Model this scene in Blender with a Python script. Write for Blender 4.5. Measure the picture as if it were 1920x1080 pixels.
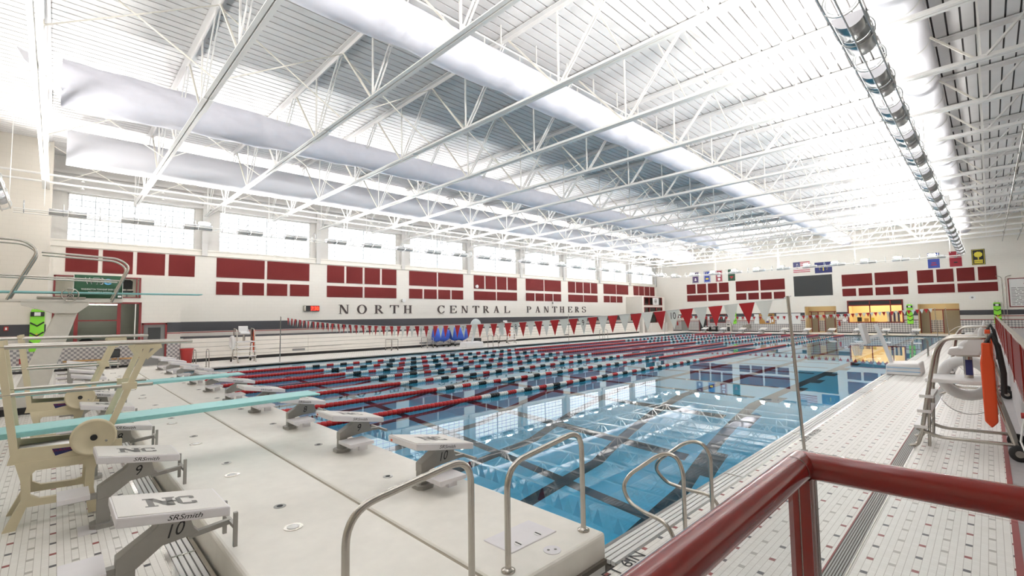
import bpy, math, random
from mathutils import Matrix, Vector

for _o in list(bpy.data.objects):
    bpy.data.objects.remove(_o)
SC = bpy.context.scene
COL = SC.collection
random.seed(7)

# ------------------------------------------------------------------ camera
CAM_Z = 2.184
_yaw, _pit, _rol = math.radians(45.591), math.radians(3.569), math.radians(-0.846)
_f0 = Vector((-math.sin(_yaw), math.cos(_yaw), 0)); _r0 = Vector((math.cos(_yaw), math.sin(_yaw), 0)); _u0 = Vector((0, 0, 1))
_fw = _f0 * math.cos(_pit) + _u0 * math.sin(_pit)
_up = _u0 * math.cos(_pit) - _f0 * math.sin(_pit)
_rt = _r0 * math.cos(_rol) + _up * math.sin(_rol)
_u2 = _up * math.cos(_rol) - _r0 * math.sin(_rol)
cam_data = bpy.data.cameras.new('camera')
cam_data.sensor_width = 36.0
cam_data.sensor_fit = 'HORIZONTAL'
cam_data.lens = 36.0 * 873.6 / 1920.0
cam_data.clip_start = 0.05
cam_data.clip_end = 300
cam = bpy.data.objects.new('camera', cam_data)
COL.objects.link(cam)
cam.matrix_world = Matrix(((_rt.x, _u2.x, -_fw.x, 0.0), (_rt.y, _u2.y, -_fw.y, 0.0), (_rt.z, _u2.z, -_fw.z, CAM_Z), (0, 0, 0, 1)))
SC.camera = cam

# ------------------------------------------------------------------ world, exposure, light levels
wd = bpy.data.worlds.new('overcast_sky')
SC.world = wd
wd.use_nodes = True
wd.node_tree.nodes['Background'].inputs[0].default_value = (0.9, 0.95, 1.0, 1)
wd.node_tree.nodes['Background'].inputs[1].default_value = 1.0
SC.view_settings.view_transform = 'Standard'
SC.view_settings.look = 'None'
SC.view_settings.gamma = 1.0
SC.view_settings.use_curve_mapping = False
SC.view_settings.exposure = 0.44
SC.cycles.max_bounces = 8
SC.cycles.diffuse_bounces = 4
SC.cycles.glossy_bounces = 3
SC.cycles.transmission_bounces = 5
LAMP = 30.0       # brightness of the visible uplight bulbs
UPLIGHT = {'right': 135.0, 'window': 205.0, 'far': 190.0, 'near': 50.0}   # watts thrown upward by each uplight's reflector, per rack
PANE = 1.0        # daylight coming through the frosted panes
TUBE = 14.0        # fluorescent tubes in the offices, also the added alcove fill lights

# ------------------------------------------------------------------ materials
MATS = {}
def nodes(m):
    m.use_nodes = True
    nt = m.node_tree
    return nt, nt.nodes.get('Principled BSDF')
def mat(name, col, rough=0.5, metal=0.0, var=0.0, scale=8.0, bump=0.0, bscale=40.0, coat=0.0):
    m = bpy.data.materials.new(name)
    nt, b = nodes(m)
    b.inputs['Base Color'].default_value = (*col, 1)
    b.inputs['Roughness'].default_value = rough
    b.inputs['Metallic'].default_value = metal
    if coat: b.inputs['Coat Weight'].default_value = coat
    if var or bump:
        tc = nt.nodes.new('ShaderNodeTexCoord')
        if var:
            n = nt.nodes.new('ShaderNodeTexNoise'); n.inputs['Scale'].default_value = scale; n.inputs['Detail'].default_value = 4
            nt.links.new(tc.outputs['Object'], n.inputs['Vector'])
            r = nt.nodes.new('ShaderNodeMapRange')
            r.inputs[1].default_value = 0.25; r.inputs[2].default_value = 0.75
            r.inputs[3].default_value = 1 - var; r.inputs[4].default_value = 1 + var
            nt.links.new(n.outputs['Fac'], r.inputs[0])
            x = nt.nodes.new('ShaderNodeVectorMath'); x.operation = 'SCALE'
            x.inputs[0].default_value = col
            nt.links.new(r.outputs[0], x.inputs['Scale'])
            nt.links.new(x.outputs[0], b.inputs['Base Color'])
        if bump:
            n2 = nt.nodes.new('ShaderNodeTexNoise'); n2.inputs['Scale'].default_value = bscale
            nt.links.new(tc.outputs['Object'], n2.inputs['Vector'])
            bp = nt.nodes.new('ShaderNodeBump'); bp.inputs['Strength'].default_value = bump; bp.inputs['Distance'].default_value = 0.02
            nt.links.new(n2.outputs['Fac'], bp.inputs['Height'])
            nt.links.new(bp.outputs[0], b.inputs['Normal'])
    MATS[name] = m
    return m
def emit(name, col, strength):
    m = bpy.data.materials.new(name)
    nt, b = nodes(m)
    b.inputs['Base Color'].default_value = (*col, 1)
    b.inputs['Emission Color'].default_value = (*col, 1)
    b.inputs['Emission Strength'].default_value = strength
    MATS[name] = m
    return m
def mth(nt, op, a, b=None, c=None):
    n = nt.nodes.new('ShaderNodeMath'); n.operation = op
    for i, v in enumerate((a, b, c)):
        if v is None: continue
        if isinstance(v, (int, float)): n.inputs[i].default_value = v
        else: nt.links.new(v, n.inputs[i])
    return n.outputs[0]
def mixc(nt, fac, a, b):
    n = nt.nodes.new('ShaderNodeMix'); n.data_type = 'RGBA'
    if isinstance(fac, (int, float)): n.inputs[0].default_value = fac
    else: nt.links.new(fac, n.inputs[0])
    for k, v in ((6, a), (7, b)):
        if isinstance(v, tuple): n.inputs[k].default_value = (*v, 1)
        else: nt.links.new(v, n.inputs[k])
    return n.outputs[2]

def deck_tile_material():
    """5 cm ceramic tiles; every third row carries accent tiles 30 cm apart (grey / red / charcoal)."""
    m = bpy.data.materials.new('deck_tiles'); MATS['deck'] = m
    nt, b = nodes(m)
    tc = nt.nodes.new('ShaderNodeTexCoord'); sp = nt.nodes.new('ShaderNodeSeparateXYZ')
    nt.links.new(tc.outputs['Object'], sp.inputs[0])
    T = 0.0508
    u = mth(nt, 'DIVIDE', mth(nt, 'ADD', sp.outputs[0], 60.015), T)
    v = mth(nt, 'DIVIDE', mth(nt, 'ADD', sp.outputs[1], 60.015), T)
    iu, iv = mth(nt, 'FLOOR', u), mth(nt, 'FLOOR', v)
    fu, fv = mth(nt, 'FRACT', u), mth(nt, 'FRACT', v)
    def edge(f, w):
        a = mth(nt, 'LESS_THAN', f, w); c = mth(nt, 'GREATER_THAN', f, 1 - w)
        return mth(nt, 'MAXIMUM', a, c)
    # the deck right of the pool runs its rows along Y, the deck at the near end along X
    right = mth(nt, 'GREATER_THAN', sp.outputs[0], -2.6)
    ra = nt.nodes.new('ShaderNodeMix'); ra.data_type = 'FLOAT'
    rb = nt.nodes.new('ShaderNodeMix'); rb.data_type = 'FLOAT'
    for n, p, q in ((ra, iv, iu), (rb, iu, iv)):
        nt.links.new(right, n.inputs[0]); nt.links.new(p, n.inputs[2]); nt.links.new(q, n.inputs[3])
    row, col = ra.outputs[0], rb.outputs[0]
    fa = nt.nodes.new('ShaderNodeMix'); fa.data_type = 'FLOAT'
    nt.links.new(right, fa.inputs[0]); nt.links.new(fv, fa.inputs[2]); nt.links.new(fu, fa.inputs[3])
    frow = fa.outputs[0]
    fb = nt.nodes.new('ShaderNodeMix'); fb.data_type = 'FLOAT'
    nt.links.new(right, fb.inputs[0]); nt.links.new(fu, fb.inputs[2]); nt.links.new(fv, fb.inputs[3])
    fcol = fb.outputs[0]
    g_row = edge(frow, 0.04); g_col = edge(fcol, 0.025)
    arow = mth(nt, 'LESS_THAN', mth(nt, 'MODULO', row, 3.0), 0.5)
    acol = mth(nt, 'LESS_THAN', mth(nt, 'MODULO', col, 6.0), 0.5)
    acc = mth(nt, 'MULTIPLY', arow, acol)
    rowk = mth(nt, 'FLOOR', mth(nt, 'DIVIDE', row, 3.0))
    colk = mth(nt, 'FLOOR', mth(nt, 'DIVIDE', col, 6.0))
    strong = mth(nt, 'LESS_THAN', mth(nt, 'MODULO', rowk, 2.0), 0.5)
    red = mth(nt, 'LESS_THAN', mth(nt, 'MODULO', colk, 2.0), 0.5)
    wn = nt.nodes.new('ShaderNodeTexWhiteNoise'); wn.noise_dimensions = '2D'
    cb = nt.nodes.new('ShaderNodeCombineXYZ'); nt.links.new(iu, cb.inputs[0]); nt.links.new(iv, cb.inputs[1])
    nt.links.new(cb.outputs[0], wn.inputs[0])
    base = mixc(nt, wn.outputs['Value'], (0.86, 0.84, 0.79), (0.91, 0.89, 0.845))
    a_strong = mixc(nt, red, (0.10, 0.10, 0.11), (0.30, 0.065, 0.06))
    a_col = mixc(nt, strong, (0.50, 0.48, 0.44), a_strong)
    c1 = mixc(nt, acc, base, a_col)
    grout = mth(nt, 'MAXIMUM', g_row, mth(nt, 'MULTIPLY', g_col, 0.45))
    c2 = mixc(nt, mth(nt, 'MULTIPLY', grout, 0.75), c1, (0.42, 0.38, 0.34))
    nt.links.new(c2, b.inputs['Base Color'])
    b.inputs['Roughness'].default_value = 0.42
    bp = nt.nodes.new('ShaderNodeBump'); bp.inputs['Strength'].default_value = 0.25; bp.inputs['Distance'].default_value = 0.004
    nt.links.new(mth(nt, 'SUBTRACT', 1.0, grout), bp.inputs['Height']); nt.links.new(bp.outputs[0], b.inputs['Normal'])
    return m

def checker_material(name, size, ca, cb, diag=False, grout=None):
    m = bpy.data.materials.new(name); MATS[name] = m
    nt, b = nodes(m)
    tc = nt.nodes.new('ShaderNodeTexCoord'); mp = nt.nodes.new('ShaderNodeMapping')
    mp.inputs['Location'].default_value = (100.013, 100.013, 100.013)
    if diag: mp.inputs['Rotation'].default_value = (0, math.radians(45), 0)
    nt.links.new(tc.outputs['Object'], mp.inputs[0])
    ck = nt.nodes.new('ShaderNodeTexChecker'); ck.inputs['Scale'].default_value = 1.0 / size
    ck.inputs['Color1'].default_value = (*ca, 1); ck.inputs['Color2'].default_value = (*cb, 1)
    nt.links.new(mp.outputs[0], ck.inputs['Vector']); nt.links.new(ck.outputs['Color'], b.inputs['Base Color'])
    b.inputs['Roughness'].default_value = 0.4
    return m

def block_wall_material(name, col, bw=0.4, bh=0.2):
    """painted masonry: faint block joints"""
    m = bpy.data.materials.new(name); MATS[name] = m
    nt, b = nodes(m)
    tc = nt.nodes.new('ShaderNodeTexCoord'); sp = nt.nodes.new('ShaderNodeSeparateXYZ')
    nt.links.new(tc.outputs['Object'], sp.inputs[0])
    cb = nt.nodes.new('ShaderNodeCombineXYZ')
    nt.links.new(mth(nt, 'ADD', sp.outputs[0], sp.outputs[1]), cb.inputs[0]); nt.links.new(sp.outputs[2], cb.inputs[1])
    br = nt.nodes.new('ShaderNodeTexBrick')
    br.inputs['Scale'].default_value = 1.0; br.inputs['Brick Width'].default_value = bw; br.inputs['Row Height'].default_value = bh
    br.inputs['Mortar Size'].default_value = 0.006
    br.inputs['Color1'].default_value = (*col, 1)
    br.inputs['Color2'].default_value = (*[c * 0.985 for c in col], 1)
    br.inputs['Mortar'].default_value = (*[c * 0.93 for c in col], 1)
    nt.links.new(cb.outputs[0], br.inputs['Vector']); nt.links.new(br.outputs['Color'], b.inputs['Base Color'])
    b.inputs['Roughness'].default_value = 0.55
    return m

def water_material():
    m = bpy.data.materials.new('pool_water'); MATS['water'] = m
    nt, b = nodes(m)
    b.inputs['Base Color'].default_value = (0.13, 0.64, 0.92, 1)
    b.inputs['Roughness'].default_value = 0.0
    b.inputs['IOR'].default_value = 1.333
    b.inputs['Transmission Weight'].default_value = 1.0
    tc = nt.nodes.new('ShaderNodeTexCoord'); mp = nt.nodes.new('ShaderNodeMapping'); mp.inputs['Scale'].default_value = (1.0, 0.55, 1.0)
    nt.links.new(tc.outputs['Object'], mp.inputs[0])
    n = nt.nodes.new('ShaderNodeTexNoise'); n.inputs['Scale'].default_value = 1.3; n.inputs['Detail'].default_value = 1.0
    nt.links.new(mp.outputs[0], n.inputs['Vector'])
    bp = nt.nodes.new('ShaderNodeBump'); bp.inputs['Strength'].default_value = 0.05; bp.inputs['Distance'].default_value = 0.02
    nt.links.new(n.outputs['Fac'], bp.inputs['Height']); nt.links.new(bp.outputs[0], b.inputs['Normal'])
    return m

def glass_material(name, tint, alpha):
    """thin clear pane: mostly see-through with a fresnel reflection"""
    m = bpy.data.materials.new(name); MATS[name] = m
    nt, b = nodes(m)
    nt.nodes.remove(b)
    out = nt.nodes['Material Output']
    tr = nt.nodes.new('ShaderNodeBsdfTransparent'); tr.inputs[0].default_value = (*tint, 1)
    gl = nt.nodes.new('ShaderNodeBsdfGlossy'); gl.inputs['Roughness'].default_value = 0.02
    fr = nt.nodes.new('ShaderNodeFresnel'); fr.inputs[0].default_value = 1.45
    ge = nt.nodes.new('ShaderNodeNewGeometry')
    front = mth(nt, 'SUBTRACT', 1.0, ge.outputs['Backfacing'])
    mx = nt.nodes.new('ShaderNodeMixShader')
    nt.links.new(mth(nt, 'MULTIPLY', fr.outputs[0], front), mx.inputs[0]); nt.links.new(tr.outputs[0], mx.inputs[1]); nt.links.new(gl.outputs[0], mx.inputs[2])
    nt.links.new(mx.outputs[0], out.inputs[0])
    return m

deck_tile_material(); water_material()
checker_material('checker', 0.102, (0.26, 0.25, 0.26), (0.62, 0.60, 0.57))
checker_material('checker_far', 0.145, (0.26, 0.25, 0.26), (0.62, 0.60, 0.57), diag=True)
block_wall_material('wall', (0.83, 0.80, 0.73))
block_wall_material('wall_near', (0.79, 0.74, 0.65))
block_wall_material('wall_grey', (0.62, 0.59, 0.54), 0.2, 0.1)
block_wall_material('stripe', (0.055, 0.055, 0.062), 0.2, 0.1)
glass_material('glass', (0.97, 0.98, 0.98), 0.1); glass_material('dark_glass', (0.62, 0.65, 0.63), 0.3)
mat('maroon', (0.22, 0.022, 0.022), 0.4, var=0.05)
mat('maroon_tile', (0.30, 0.06, 0.055), 0.45)
mat('rail_red', (0.27, 0.020, 0.014), 0.2, coat=0.4, var=0.06, scale=5)
mat('panel_red', (0.15, 0.016, 0.015), 0.95, var=0.10, scale=60, bump=0.3, bscale=200)
mat('panel_grey', (0.055, 0.058, 0.058), 0.95, var=0.06, scale=60)
mat('steel', (0.50, 0.475, 0.43), 0.24, 1.0, var=0.04, scale=30)
mat('steel_dark', (0.40, 0.39, 0.37), 0.35, 1.0)
mat('aluminium', (0.55, 0.57, 0.58), 0.30, 1.0)
mat('white_steel', (0.86, 0.85, 0.81), 0.45)
mat('roof_white', (0.78, 0.77, 0.765), 0.5, var=0.03, scale=2)
mat('muntin', (0.33, 0.36, 0.38), 0.6)
mat('roof_gap', (0.10, 0.095, 0.095), 0.8)
mat('shell_white', (0.62, 0.63, 0.64), 0.45, 0.35)
mat('rail_cap', (0.40, 0.36, 0.30), 0.5)
emit('office_tube', (1.0, 0.96, 0.88), 22.0)
mat('chord', (0.80, 0.795, 0.775), 0.42)
block_wall_material('pier', (0.62, 0.605, 0.57))
mat('beam_grey', (0.60, 0.59, 0.565), 0.5)
mat('web_cream', (0.82, 0.79, 0.71), 0.5)
mat('fabric', (0.80, 0.80, 0.88), 0.75, var=0.03, scale=3, bump=0.35, bscale=1.6)
mat('fabric_plain', (0.82, 0.82, 0.87), 0.55)
mat('bulkhead', (0.88, 0.855, 0.79), 0.55, var=0.035, scale=6, bump=0.06, bscale=300)
mat('gap', (0.16, 0.14, 0.12), 0.8)
mat('drain_grey', (0.44, 0.44, 0.43), 0.5)
mat('joint', (0.36, 0.32, 0.25), 0.8)
mat('block_white', (0.83, 0.81, 0.83), 0.42, var=0.02)
mat('block_top', (0.80, 0.78, 0.74), 0.7, var=0.05, scale=120)
mat('block_grey', (0.40, 0.39, 0.36), 0.5, var=0.05)
mat('print_grey', (0.24, 0.235, 0.225), 0.7)
mat('print_black', (0.02, 0.02, 0.022), 0.6)
mat('print_white', (0.85, 0.85, 0.84), 0.6)
mat('letter', (0.060, 0.040, 0.036), 0.45)
mat('cream', (0.74, 0.66, 0.46), 0.45, var=0.04)
mat('teal', (0.33, 0.69, 0.69), 0.55, var=0.05, scale=20)
mat('concrete_white', (0.72, 0.69, 0.62), 0.6, var=0.03)
mat('concrete_grey', (0.40, 0.38, 0.38), 0.7, var=0.06)
mat('pool_tile', (0.56, 0.84, 0.95), 0.5, var=0.03)
mat('pool_line', (0.030, 0.030, 0.040), 0.5)
mat('gutter_white', (0.78, 0.78, 0.76), 0.45)
mat('float_red', (0.52, 0.012, 0.014), 0.35)
mat('float_black', (0.012, 0.014, 0.016), 0.35)
mat('float_white', (0.84, 0.84, 0.82), 0.35)
mat('pennant_red', (0.50, 0.015, 0.022), 0.6)
mat('pennant_white', (0.83, 0.86, 0.83), 0.6)
mat('plastic_white', (0.82, 0.81, 0.80), 0.4)
mat('orange', (0.72, 0.075, 0.012), 0.45)
mat('bin_red', (0.42, 0.028, 0.024), 0.45)
mat('tarp_blue', (0.030, 0.10, 0.52), 0.5, var=0.15, scale=4)
mat('lime', (0.28, 0.80, 0.05), 0.45)
mat('yellow', (0.75, 0.62, 0.06), 0.5)
mat('green_banner', (0.020, 0.085, 0.040), 0.7, var=0.1, scale=3)
mat('banner_purple', (0.10, 0.06, 0.16), 0.7)
mat('banner_blue', (0.05, 0.08, 0.36), 0.7)
mat('banner_red', (0.33, 0.02, 0.035), 0.7)
mat('banner_green', (0.03, 0.09, 0.05), 0.7)
mat('flag_navy', (0.035, 0.04, 0.15), 0.7)
mat('flag_red', (0.42, 0.03, 0.04), 0.7)
mat('sky_blue', (0.12, 0.42, 0.75), 0.6)
mat('door_grey', (0.22, 0.22, 0.21), 0.5)
mat('door_taupe', (0.30, 0.26, 0.19), 0.6)
mat('alcove', (0.66, 0.54, 0.34), 0.6)
mat('office_wall', (0.75, 0.62, 0.38), 0.6)
mat('office_dark', (0.03, 0.03, 0.03), 0.7)
mat('cork', (0.42, 0.22, 0.06), 0.8)
mat('paper', (0.80, 0.80, 0.78), 0.7)
mat('rubber', (0.02, 0.02, 0.02), 0.6)
mat('wood', (0.45, 0.26, 0.10), 0.55)
mat('bleacher', (0.84, 0.80, 0.73), 0.5, var=0.03, scale=3)
mat('platform_floor', (0.34, 0.34, 0.36), 0.7)
mat('fixture_white', (0.8,0.8,0.8), 0.5)
emit('lamp', (1.0, 0.97, 0.93), LAMP)
emit('daylight', (0.96, 0.98, 1.0), PANE)
emit('tube_light', (1.0, 0.86, 0.55), TUBE)
emit('led_red', (1.0, 0.035, 0.01), 5.0)

# ------------------------------------------------------------------ mesh helpers
class MB:
    def __init__(s):
        s.v = []; s.f = []; s.s = []; s.m = []; s.cur = 0
    def add(s, vs, fs, smooth=False):
        o = len(s.v); s.v += [tuple(p) for p in vs]
        for f in fs:
            s.f.append(tuple(i + o for i in f)); s.s.append(smooth); s.m.append(s.cur)
        return s
    def box(s, x0, x1, y0, y1, z0, z1):
        x0, x1 = min(x0, x1), max(x0, x1); y0, y1 = min(y0, y1), max(y0, y1); z0, z1 = min(z0, z1), max(z0, z1)
        v = [(x0, y0, z0), (x1, y0, z0), (x1, y1, z0), (x0, y1, z0), (x0, y0, z1), (x1, y0, z1), (x1, y1, z1), (x0, y1, z1)]
        return s.add(v, [(0, 3, 2, 1), (4, 5, 6, 7), (0, 1, 5, 4), (1, 2, 6, 5), (2, 3, 7, 6), (3, 0, 4, 7)])
    def hexa(s, v8):
        return s.add(v8, [(0, 3, 2, 1), (4, 5, 6, 7), (0, 1, 5, 4), (1, 2, 6, 5), (2, 3, 7, 6), (3, 0, 4, 7)])
    def bar(s, a, b, w, h=None, up=(0, 0, 1)):
        """rectangular bar from a to b, w across, h along up"""
        h = h or w
        a, b = Vector(a), Vector(b); d = (b - a).normalized(); u = Vector(up)
        if abs(d.dot(u)) > 0.98: u = Vector((0, 1, 0)) if abs(d.y) < 0.9 else Vector((1, 0, 0))
        r = d.cross(u).normalized(); u = r.cross(d).normalized()
        v = []
        for p in (a, b):
            v += [p - r * w / 2 - u * h / 2, p + r * w / 2 - u * h / 2, p + r * w / 2 + u * h / 2, p - r * w / 2 + u * h / 2]
        return s.add(v, [(3, 2, 1, 0), (4, 5, 6, 7), (0, 1, 5, 4), (1, 2, 6, 5), (2, 3, 7, 6), (3, 0, 4, 7)])
    def prism(s, poly, axis, a, b):
        """poly: 2-D points; axis 'x': poly is (y,z); 'y': (x,z); 'z': (x,y)"""
        def P(p, t):
            return {'x': (t, p[0], p[1]), 'y': (p[0], t, p[1]), 'z': (p[0], p[1], t)}[axis]
        n = len(poly)
        v = [P(p, a) for p in poly] + [P(p, b) for p in poly]
        f = [tuple(range(n - 1, -1, -1)), tuple(range(n, 2 * n))]
        f += [(i, (i + 1) % n, n + (i + 1) % n, n + i) for i in range(n)]
        return s.add(v, f)
    def tube(s, pts, r, n=10, closed=False, caps=True):
        pts = [Vector(p) for p in pts]; m = len(pts)
        rs = r if isinstance(r, (list, tuple)) else [r] * m
        if closed: tang = [(pts[(i + 1) % m] - pts[i - 1]).normalized() for i in range(m)]
        else: tang = [(pts[min(i + 1, m - 1)] - pts[max(i - 1, 0)]).normalized() for i in range(m)]
        u = tang[0].orthogonal().normalized()
        rings = []
        for i in range(m):
            t = tang[i]
            u = (u - t * u.dot(t))
            u = u.normalized() if u.length > 1e-6 else t.orthogonal().normalized()
            w = t.cross(u)
            rings.append([pts[i] + (u * math.cos(2 * math.pi * k / n) + w * math.sin(2 * math.pi * k / n)) * rs[i] for k in range(n)])
        v = [p for g in rings for p in g]; f = []
        for i in range(m if closed else m - 1):
            j = (i + 1) % m
            for k in range(n):
                k2 = (k + 1) % n
                f.append((i * n + k, i * n + k2, j * n + k2, j * n + k))
        s.add(v, f, True)
        if caps and not closed:
            s.add(rings[0], [tuple(range(n - 1, -1, -1))]); s.add(rings[-1], [tuple(range(n))])
        return s
    def lathe(s, prof, c, axis='z', n=24, caps=True):
        """prof: (radius, height) list"""
        v = []; f = []
        def P(r, h, a):
            x, y = r * math.cos(a), r * math.sin(a)
            q = {'z': (x, y, h), 'x': (h, x, y), 'y': (y, h, x)}[axis]
            return (c[0] + q[0], c[1] + q[1], c[2] + q[2])
        for r, h in prof: v += [P(r, h, 2 * math.pi * k / n) for k in range(n)]
        for i in range(len(prof) - 1):
            for k in range(n):
                k2 = (k + 1) % n
                f.append((i * n + k, i * n + k2, (i + 1) * n + k2, (i + 1) * n + k))
        s.add(v, f, True)
        if caps:
            s.add(v[:n], [tuple(range(n - 1, -1, -1))]); s.add(v[-n:], [tuple(range(n))])
        return s
    def disc(s, c, r, h, axis='z', n=20):
        return s.lathe([(r, -h / 2), (r, h / 2)], c, axis, n)
    def torus(s, c, R, r, axis='x', n=36, k=12):
        pts = []
        for i in range(n):
            a = 2 * math.pi * i / n; x, y = R * math.cos(a), R * math.sin(a)
            q = {'z': (x, y, 0), 'x': (0, x, y), 'y': (x, 0, y)}[axis]
            pts.append((c[0] + q[0], c[1] + q[1], c[2] + q[2]))
        return s.tube(pts, r, k, closed=True)
    def mesh(s, name):
        me = bpy.data.meshes.new(name)
        me.from_pydata(s.v, [], s.f)
        me.polygons.foreach_set('use_smooth', s.s)
        me.polygons.foreach_set('material_index', s.m)
        me.update()
        return me
    def build(s, name, m, parent=None, loc=None):
        me = s.mesh(name)
        for q in (m if isinstance(m, (list, tuple)) else [m]): me.materials.append(MATS[q])
        return put(name, me, parent, loc)
def put(name, me, parent=None, loc=None):
    o = bpy.data.objects.new(name, me); COL.objects.link(o)
    if parent is not None: o.parent = parent
    if loc is not None: o.location = loc
    return o
def bevel(o, w, seg=2):
    b = o.modifiers.new('bevel', 'BEVEL'); b.width = w; b.segments = seg; b.limit_method = 'ANGLE'; b.angle_limit = math.radians(35)
    return o
def empty(name, loc=(0, 0, 0)):
    o = bpy.data.objects.new(name, None); COL.objects.link(o); o.location = loc; o.empty_display_size = 0.2
    return o
def tag(o, label, cat, group=None):
    o['label'] = label; o['category'] = cat
    if group: o['group'] = group
    return o
def thing(name, label, cat, loc=(0, 0, 0), group=None):
    return tag(empty(name, loc), label, cat, group)
def struct(o, label=None):
    o['kind'] = 'structure'
    if label: o['label'] = label
    return o
def stuff(o):
    o['kind'] = 'stuff'; return o
KIDS = {}
def copy_tree(o, parent=None, loc=None, skip=()):
    c = o.copy(); COL.objects.link(c); c.parent = parent
    if loc is not None: c.location = loc
    for ch in o.children:
        if ch.name.split('.')[0] in skip: continue
        copy_tree(ch, c)
    return c
ORD = ['first', 'second', 'third', 'fourth', 'fifth', 'sixth', 'seventh', 'eighth', 'ninth', 'tenth', 'eleventh', 'twelfth', 'thirteenth', 'fourteenth',
       'fifteenth', 'sixteenth', 'seventeenth', 'eighteenth', 'nineteenth', 'twentieth', 'twenty-first', 'twenty-second', 'twenty-third', 'twenty-fourth',
       'twenty-fifth', 'twenty-sixth', 'twenty-seventh', 'twenty-eighth', 'twenty-ninth', 'thirtieth']
def arc(pts, rad=0.08, seg=6):
    """polyline with its inner corners rounded"""
    P = [Vector(p) for p in pts]; out = [P[0]]
    for i in range(1, len(P) - 1):
        a, b, c = P[i - 1], P[i], P[i + 1]
        d0 = (a - b); d1 = (c - b)
        q = min(rad, d0.length * 0.48, d1.length * 0.48)
        s0 = b + d0.normalized() * q; s1 = b + d1.normalized() * q
        for k in range(seg + 1):
            t = k / seg
            out.append(s0 * (1 - t) ** 2 + b * 2 * t * (1 - t) + s1 * t * t)
    out.append(P[-1])
    return out

# ------------------------------------------------------------------ flat lettering (built-in font outlines turned into thin meshes)
_glyph = {}
def glyph(txt):
    if txt in _glyph: return _glyph[txt]
    cu = bpy.data.curves.new('lettering', 'FONT'); cu.body = txt; cu.size = 1.0; cu.resolution_u = 3
    o = bpy.data.objects.new('lettering', cu); COL.objects.link(o)
    dg = bpy.context.evaluated_depsgraph_get(); dg.update()
    me = bpy.data.meshes.new_from_object(o.evaluated_get(dg))
    vs = [tuple(v.co) for v in me.vertices]; fs = [tuple(p.vertices) for p in me.polygons]
    bpy.data.objects.remove(o); bpy.data.curves.remove(cu); bpy.data.meshes.remove(me)
    x0 = min(v[0] for v in vs); x1 = max(v[0] for v in vs); y0 = min(v[1] for v in vs); y1 = max(v[1] for v in vs)
    vs = [((v[0] - x0) / (x1 - x0), (v[1] - y0) / (y1 - y0)) for v in vs]
    _glyph[txt] = (vs, fs)
    return _glyph[txt]
def lettering(name, txt, o, ux, uy, m, parent=None, shear=0.0):
    """text filling the parallelogram o + a*ux + b*uy"""
    vs, fs = glyph(txt)
    o, ux, uy = Vector(o), Vector(ux), Vector(uy)
    mb = MB(); mb.add([o + ux * (a + shear * b) + uy * b for a, b in vs], fs)
    return mb.build(name, m, parent)
for _t in ['SRSmith', 'NC', 'WTS', 'WASHINGTON TOWNSHIP SWIM CLUB', 'INDIANAPOLIS, INDIANA', 'FT 6IN', 'DEEP WATER', '7:30', 'DURAFIRM', 'North', 'FURTHER'] + [str(i) for i in range(1, 11)]:
    if _t != 'FURTHER': glyph(_t)
# ------------------------------------------------------------------ layout constants (metres; deck = 0, camera over the origin)
WX = -32.3          # left wall
FX = -30.0          # face of the office block / near-left wall
FY = 59.8           # far wall
CEIL = 10.75
POOL = (-25.95, -2.70, 1.07, 55.25)
WATER = -0.10
BAY0, BAY = -0.50, 6.68
LANE10, LANE = -4.70, 2.134
def lane_x(i): return LANE10 - LANE * (10 - i)
def pool_depth(y):
    if y <= 9.5: return 4.0
    if y <= 14.0: return 4.0 + (1.3 - 4.0) * (y - 9.5) / 4.5
    return 1.3

# ------------------------------------------------------------------ decks
m = MB()
m.box(-33, 0.04, -7, 0.80, -0.3, 0)
m.box(-33, -26.25, 0.80, 60, -0.3, 0)
m.box(-2.40, 0.04, 0.80, 60, -0.3, 0)
m.box(-26.25, -2.40, 55.55, 60, -0.3, 0)
floor = struct(m.build('floor', 'deck'), 'cream tiled pool deck with rows of grey, red and charcoal accent tiles')
m = MB(); m.box(0.04, 0.09, 1.6, 60, -0.3, 0.004); struct(m.build('trim_1', 'maroon_tile'), 'maroon tile border strip along the deck edge')
m = MB(); m.box(0.09, 0.28, 1.6, 60, -0.3, 0.0); struct(m.build('trim_2', 'concrete_grey'), 'grey strip between maroon border and spectator platform')

# ------------------------------------------------------------------ pool basin
x0, x1, y0, y1 = POOL
m = MB()
prof = [(y0, -4.1), (9.5, -4.1), (14.0, -1.4), (y1, -1.4)]
v = [(x0, y, z) for y, z in prof] + [(x1, y, z) for y, z in prof]
m.add(v, [(i, i + 4, i + 5, i + 1) for i in range(3)])
top = -0.06
m.add([(x0, y, z) for y, z in prof] + [(x0, y, top) for y, z in prof], [(i, i + 1, i + 5, i + 4) for i in range(3)])
m.add([(x1, y, z) for y, z in prof] + [(x1, y, top) for y, z in prof], [(i + 1, i, i + 4, i + 5) for i in range(3)])
m.add([(x0, y0, -4.1), (x1, y0, -4.1), (x1, y0, top), (x0, y0, top)], [(0, 3, 2, 1)])
m.add([(x0, y1, -1.4), (x1, y1, -1.4), (x1, y1, top), (x0, y1, top)], [(0, 1, 2, 3)])
basin = struct(m.build('pool_basin', 'pool_tile'), 'pale blue tiled pool basin, deep at the near end')
for i in range(1, 11):          # lane lines following the floor profile
    x = lane_x(i); w = 0.15; m = MB()
    pr = [(4.2, -4.095), (9.5, -4.095), (14.0, -1.395), (53.2, -1.395)]
    vs = [(x - w, y, z) for y, z in pr] + [(x + w, y, z) for y, z in pr]
    m.add(vs, [(k, k + 4, k + 5, k + 1) for k in range(3)])
    m.build('lane_line', 'pool_line', basin)
def floor_z(y): return -0.095 - pool_depth(y)
y = 8.23
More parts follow.
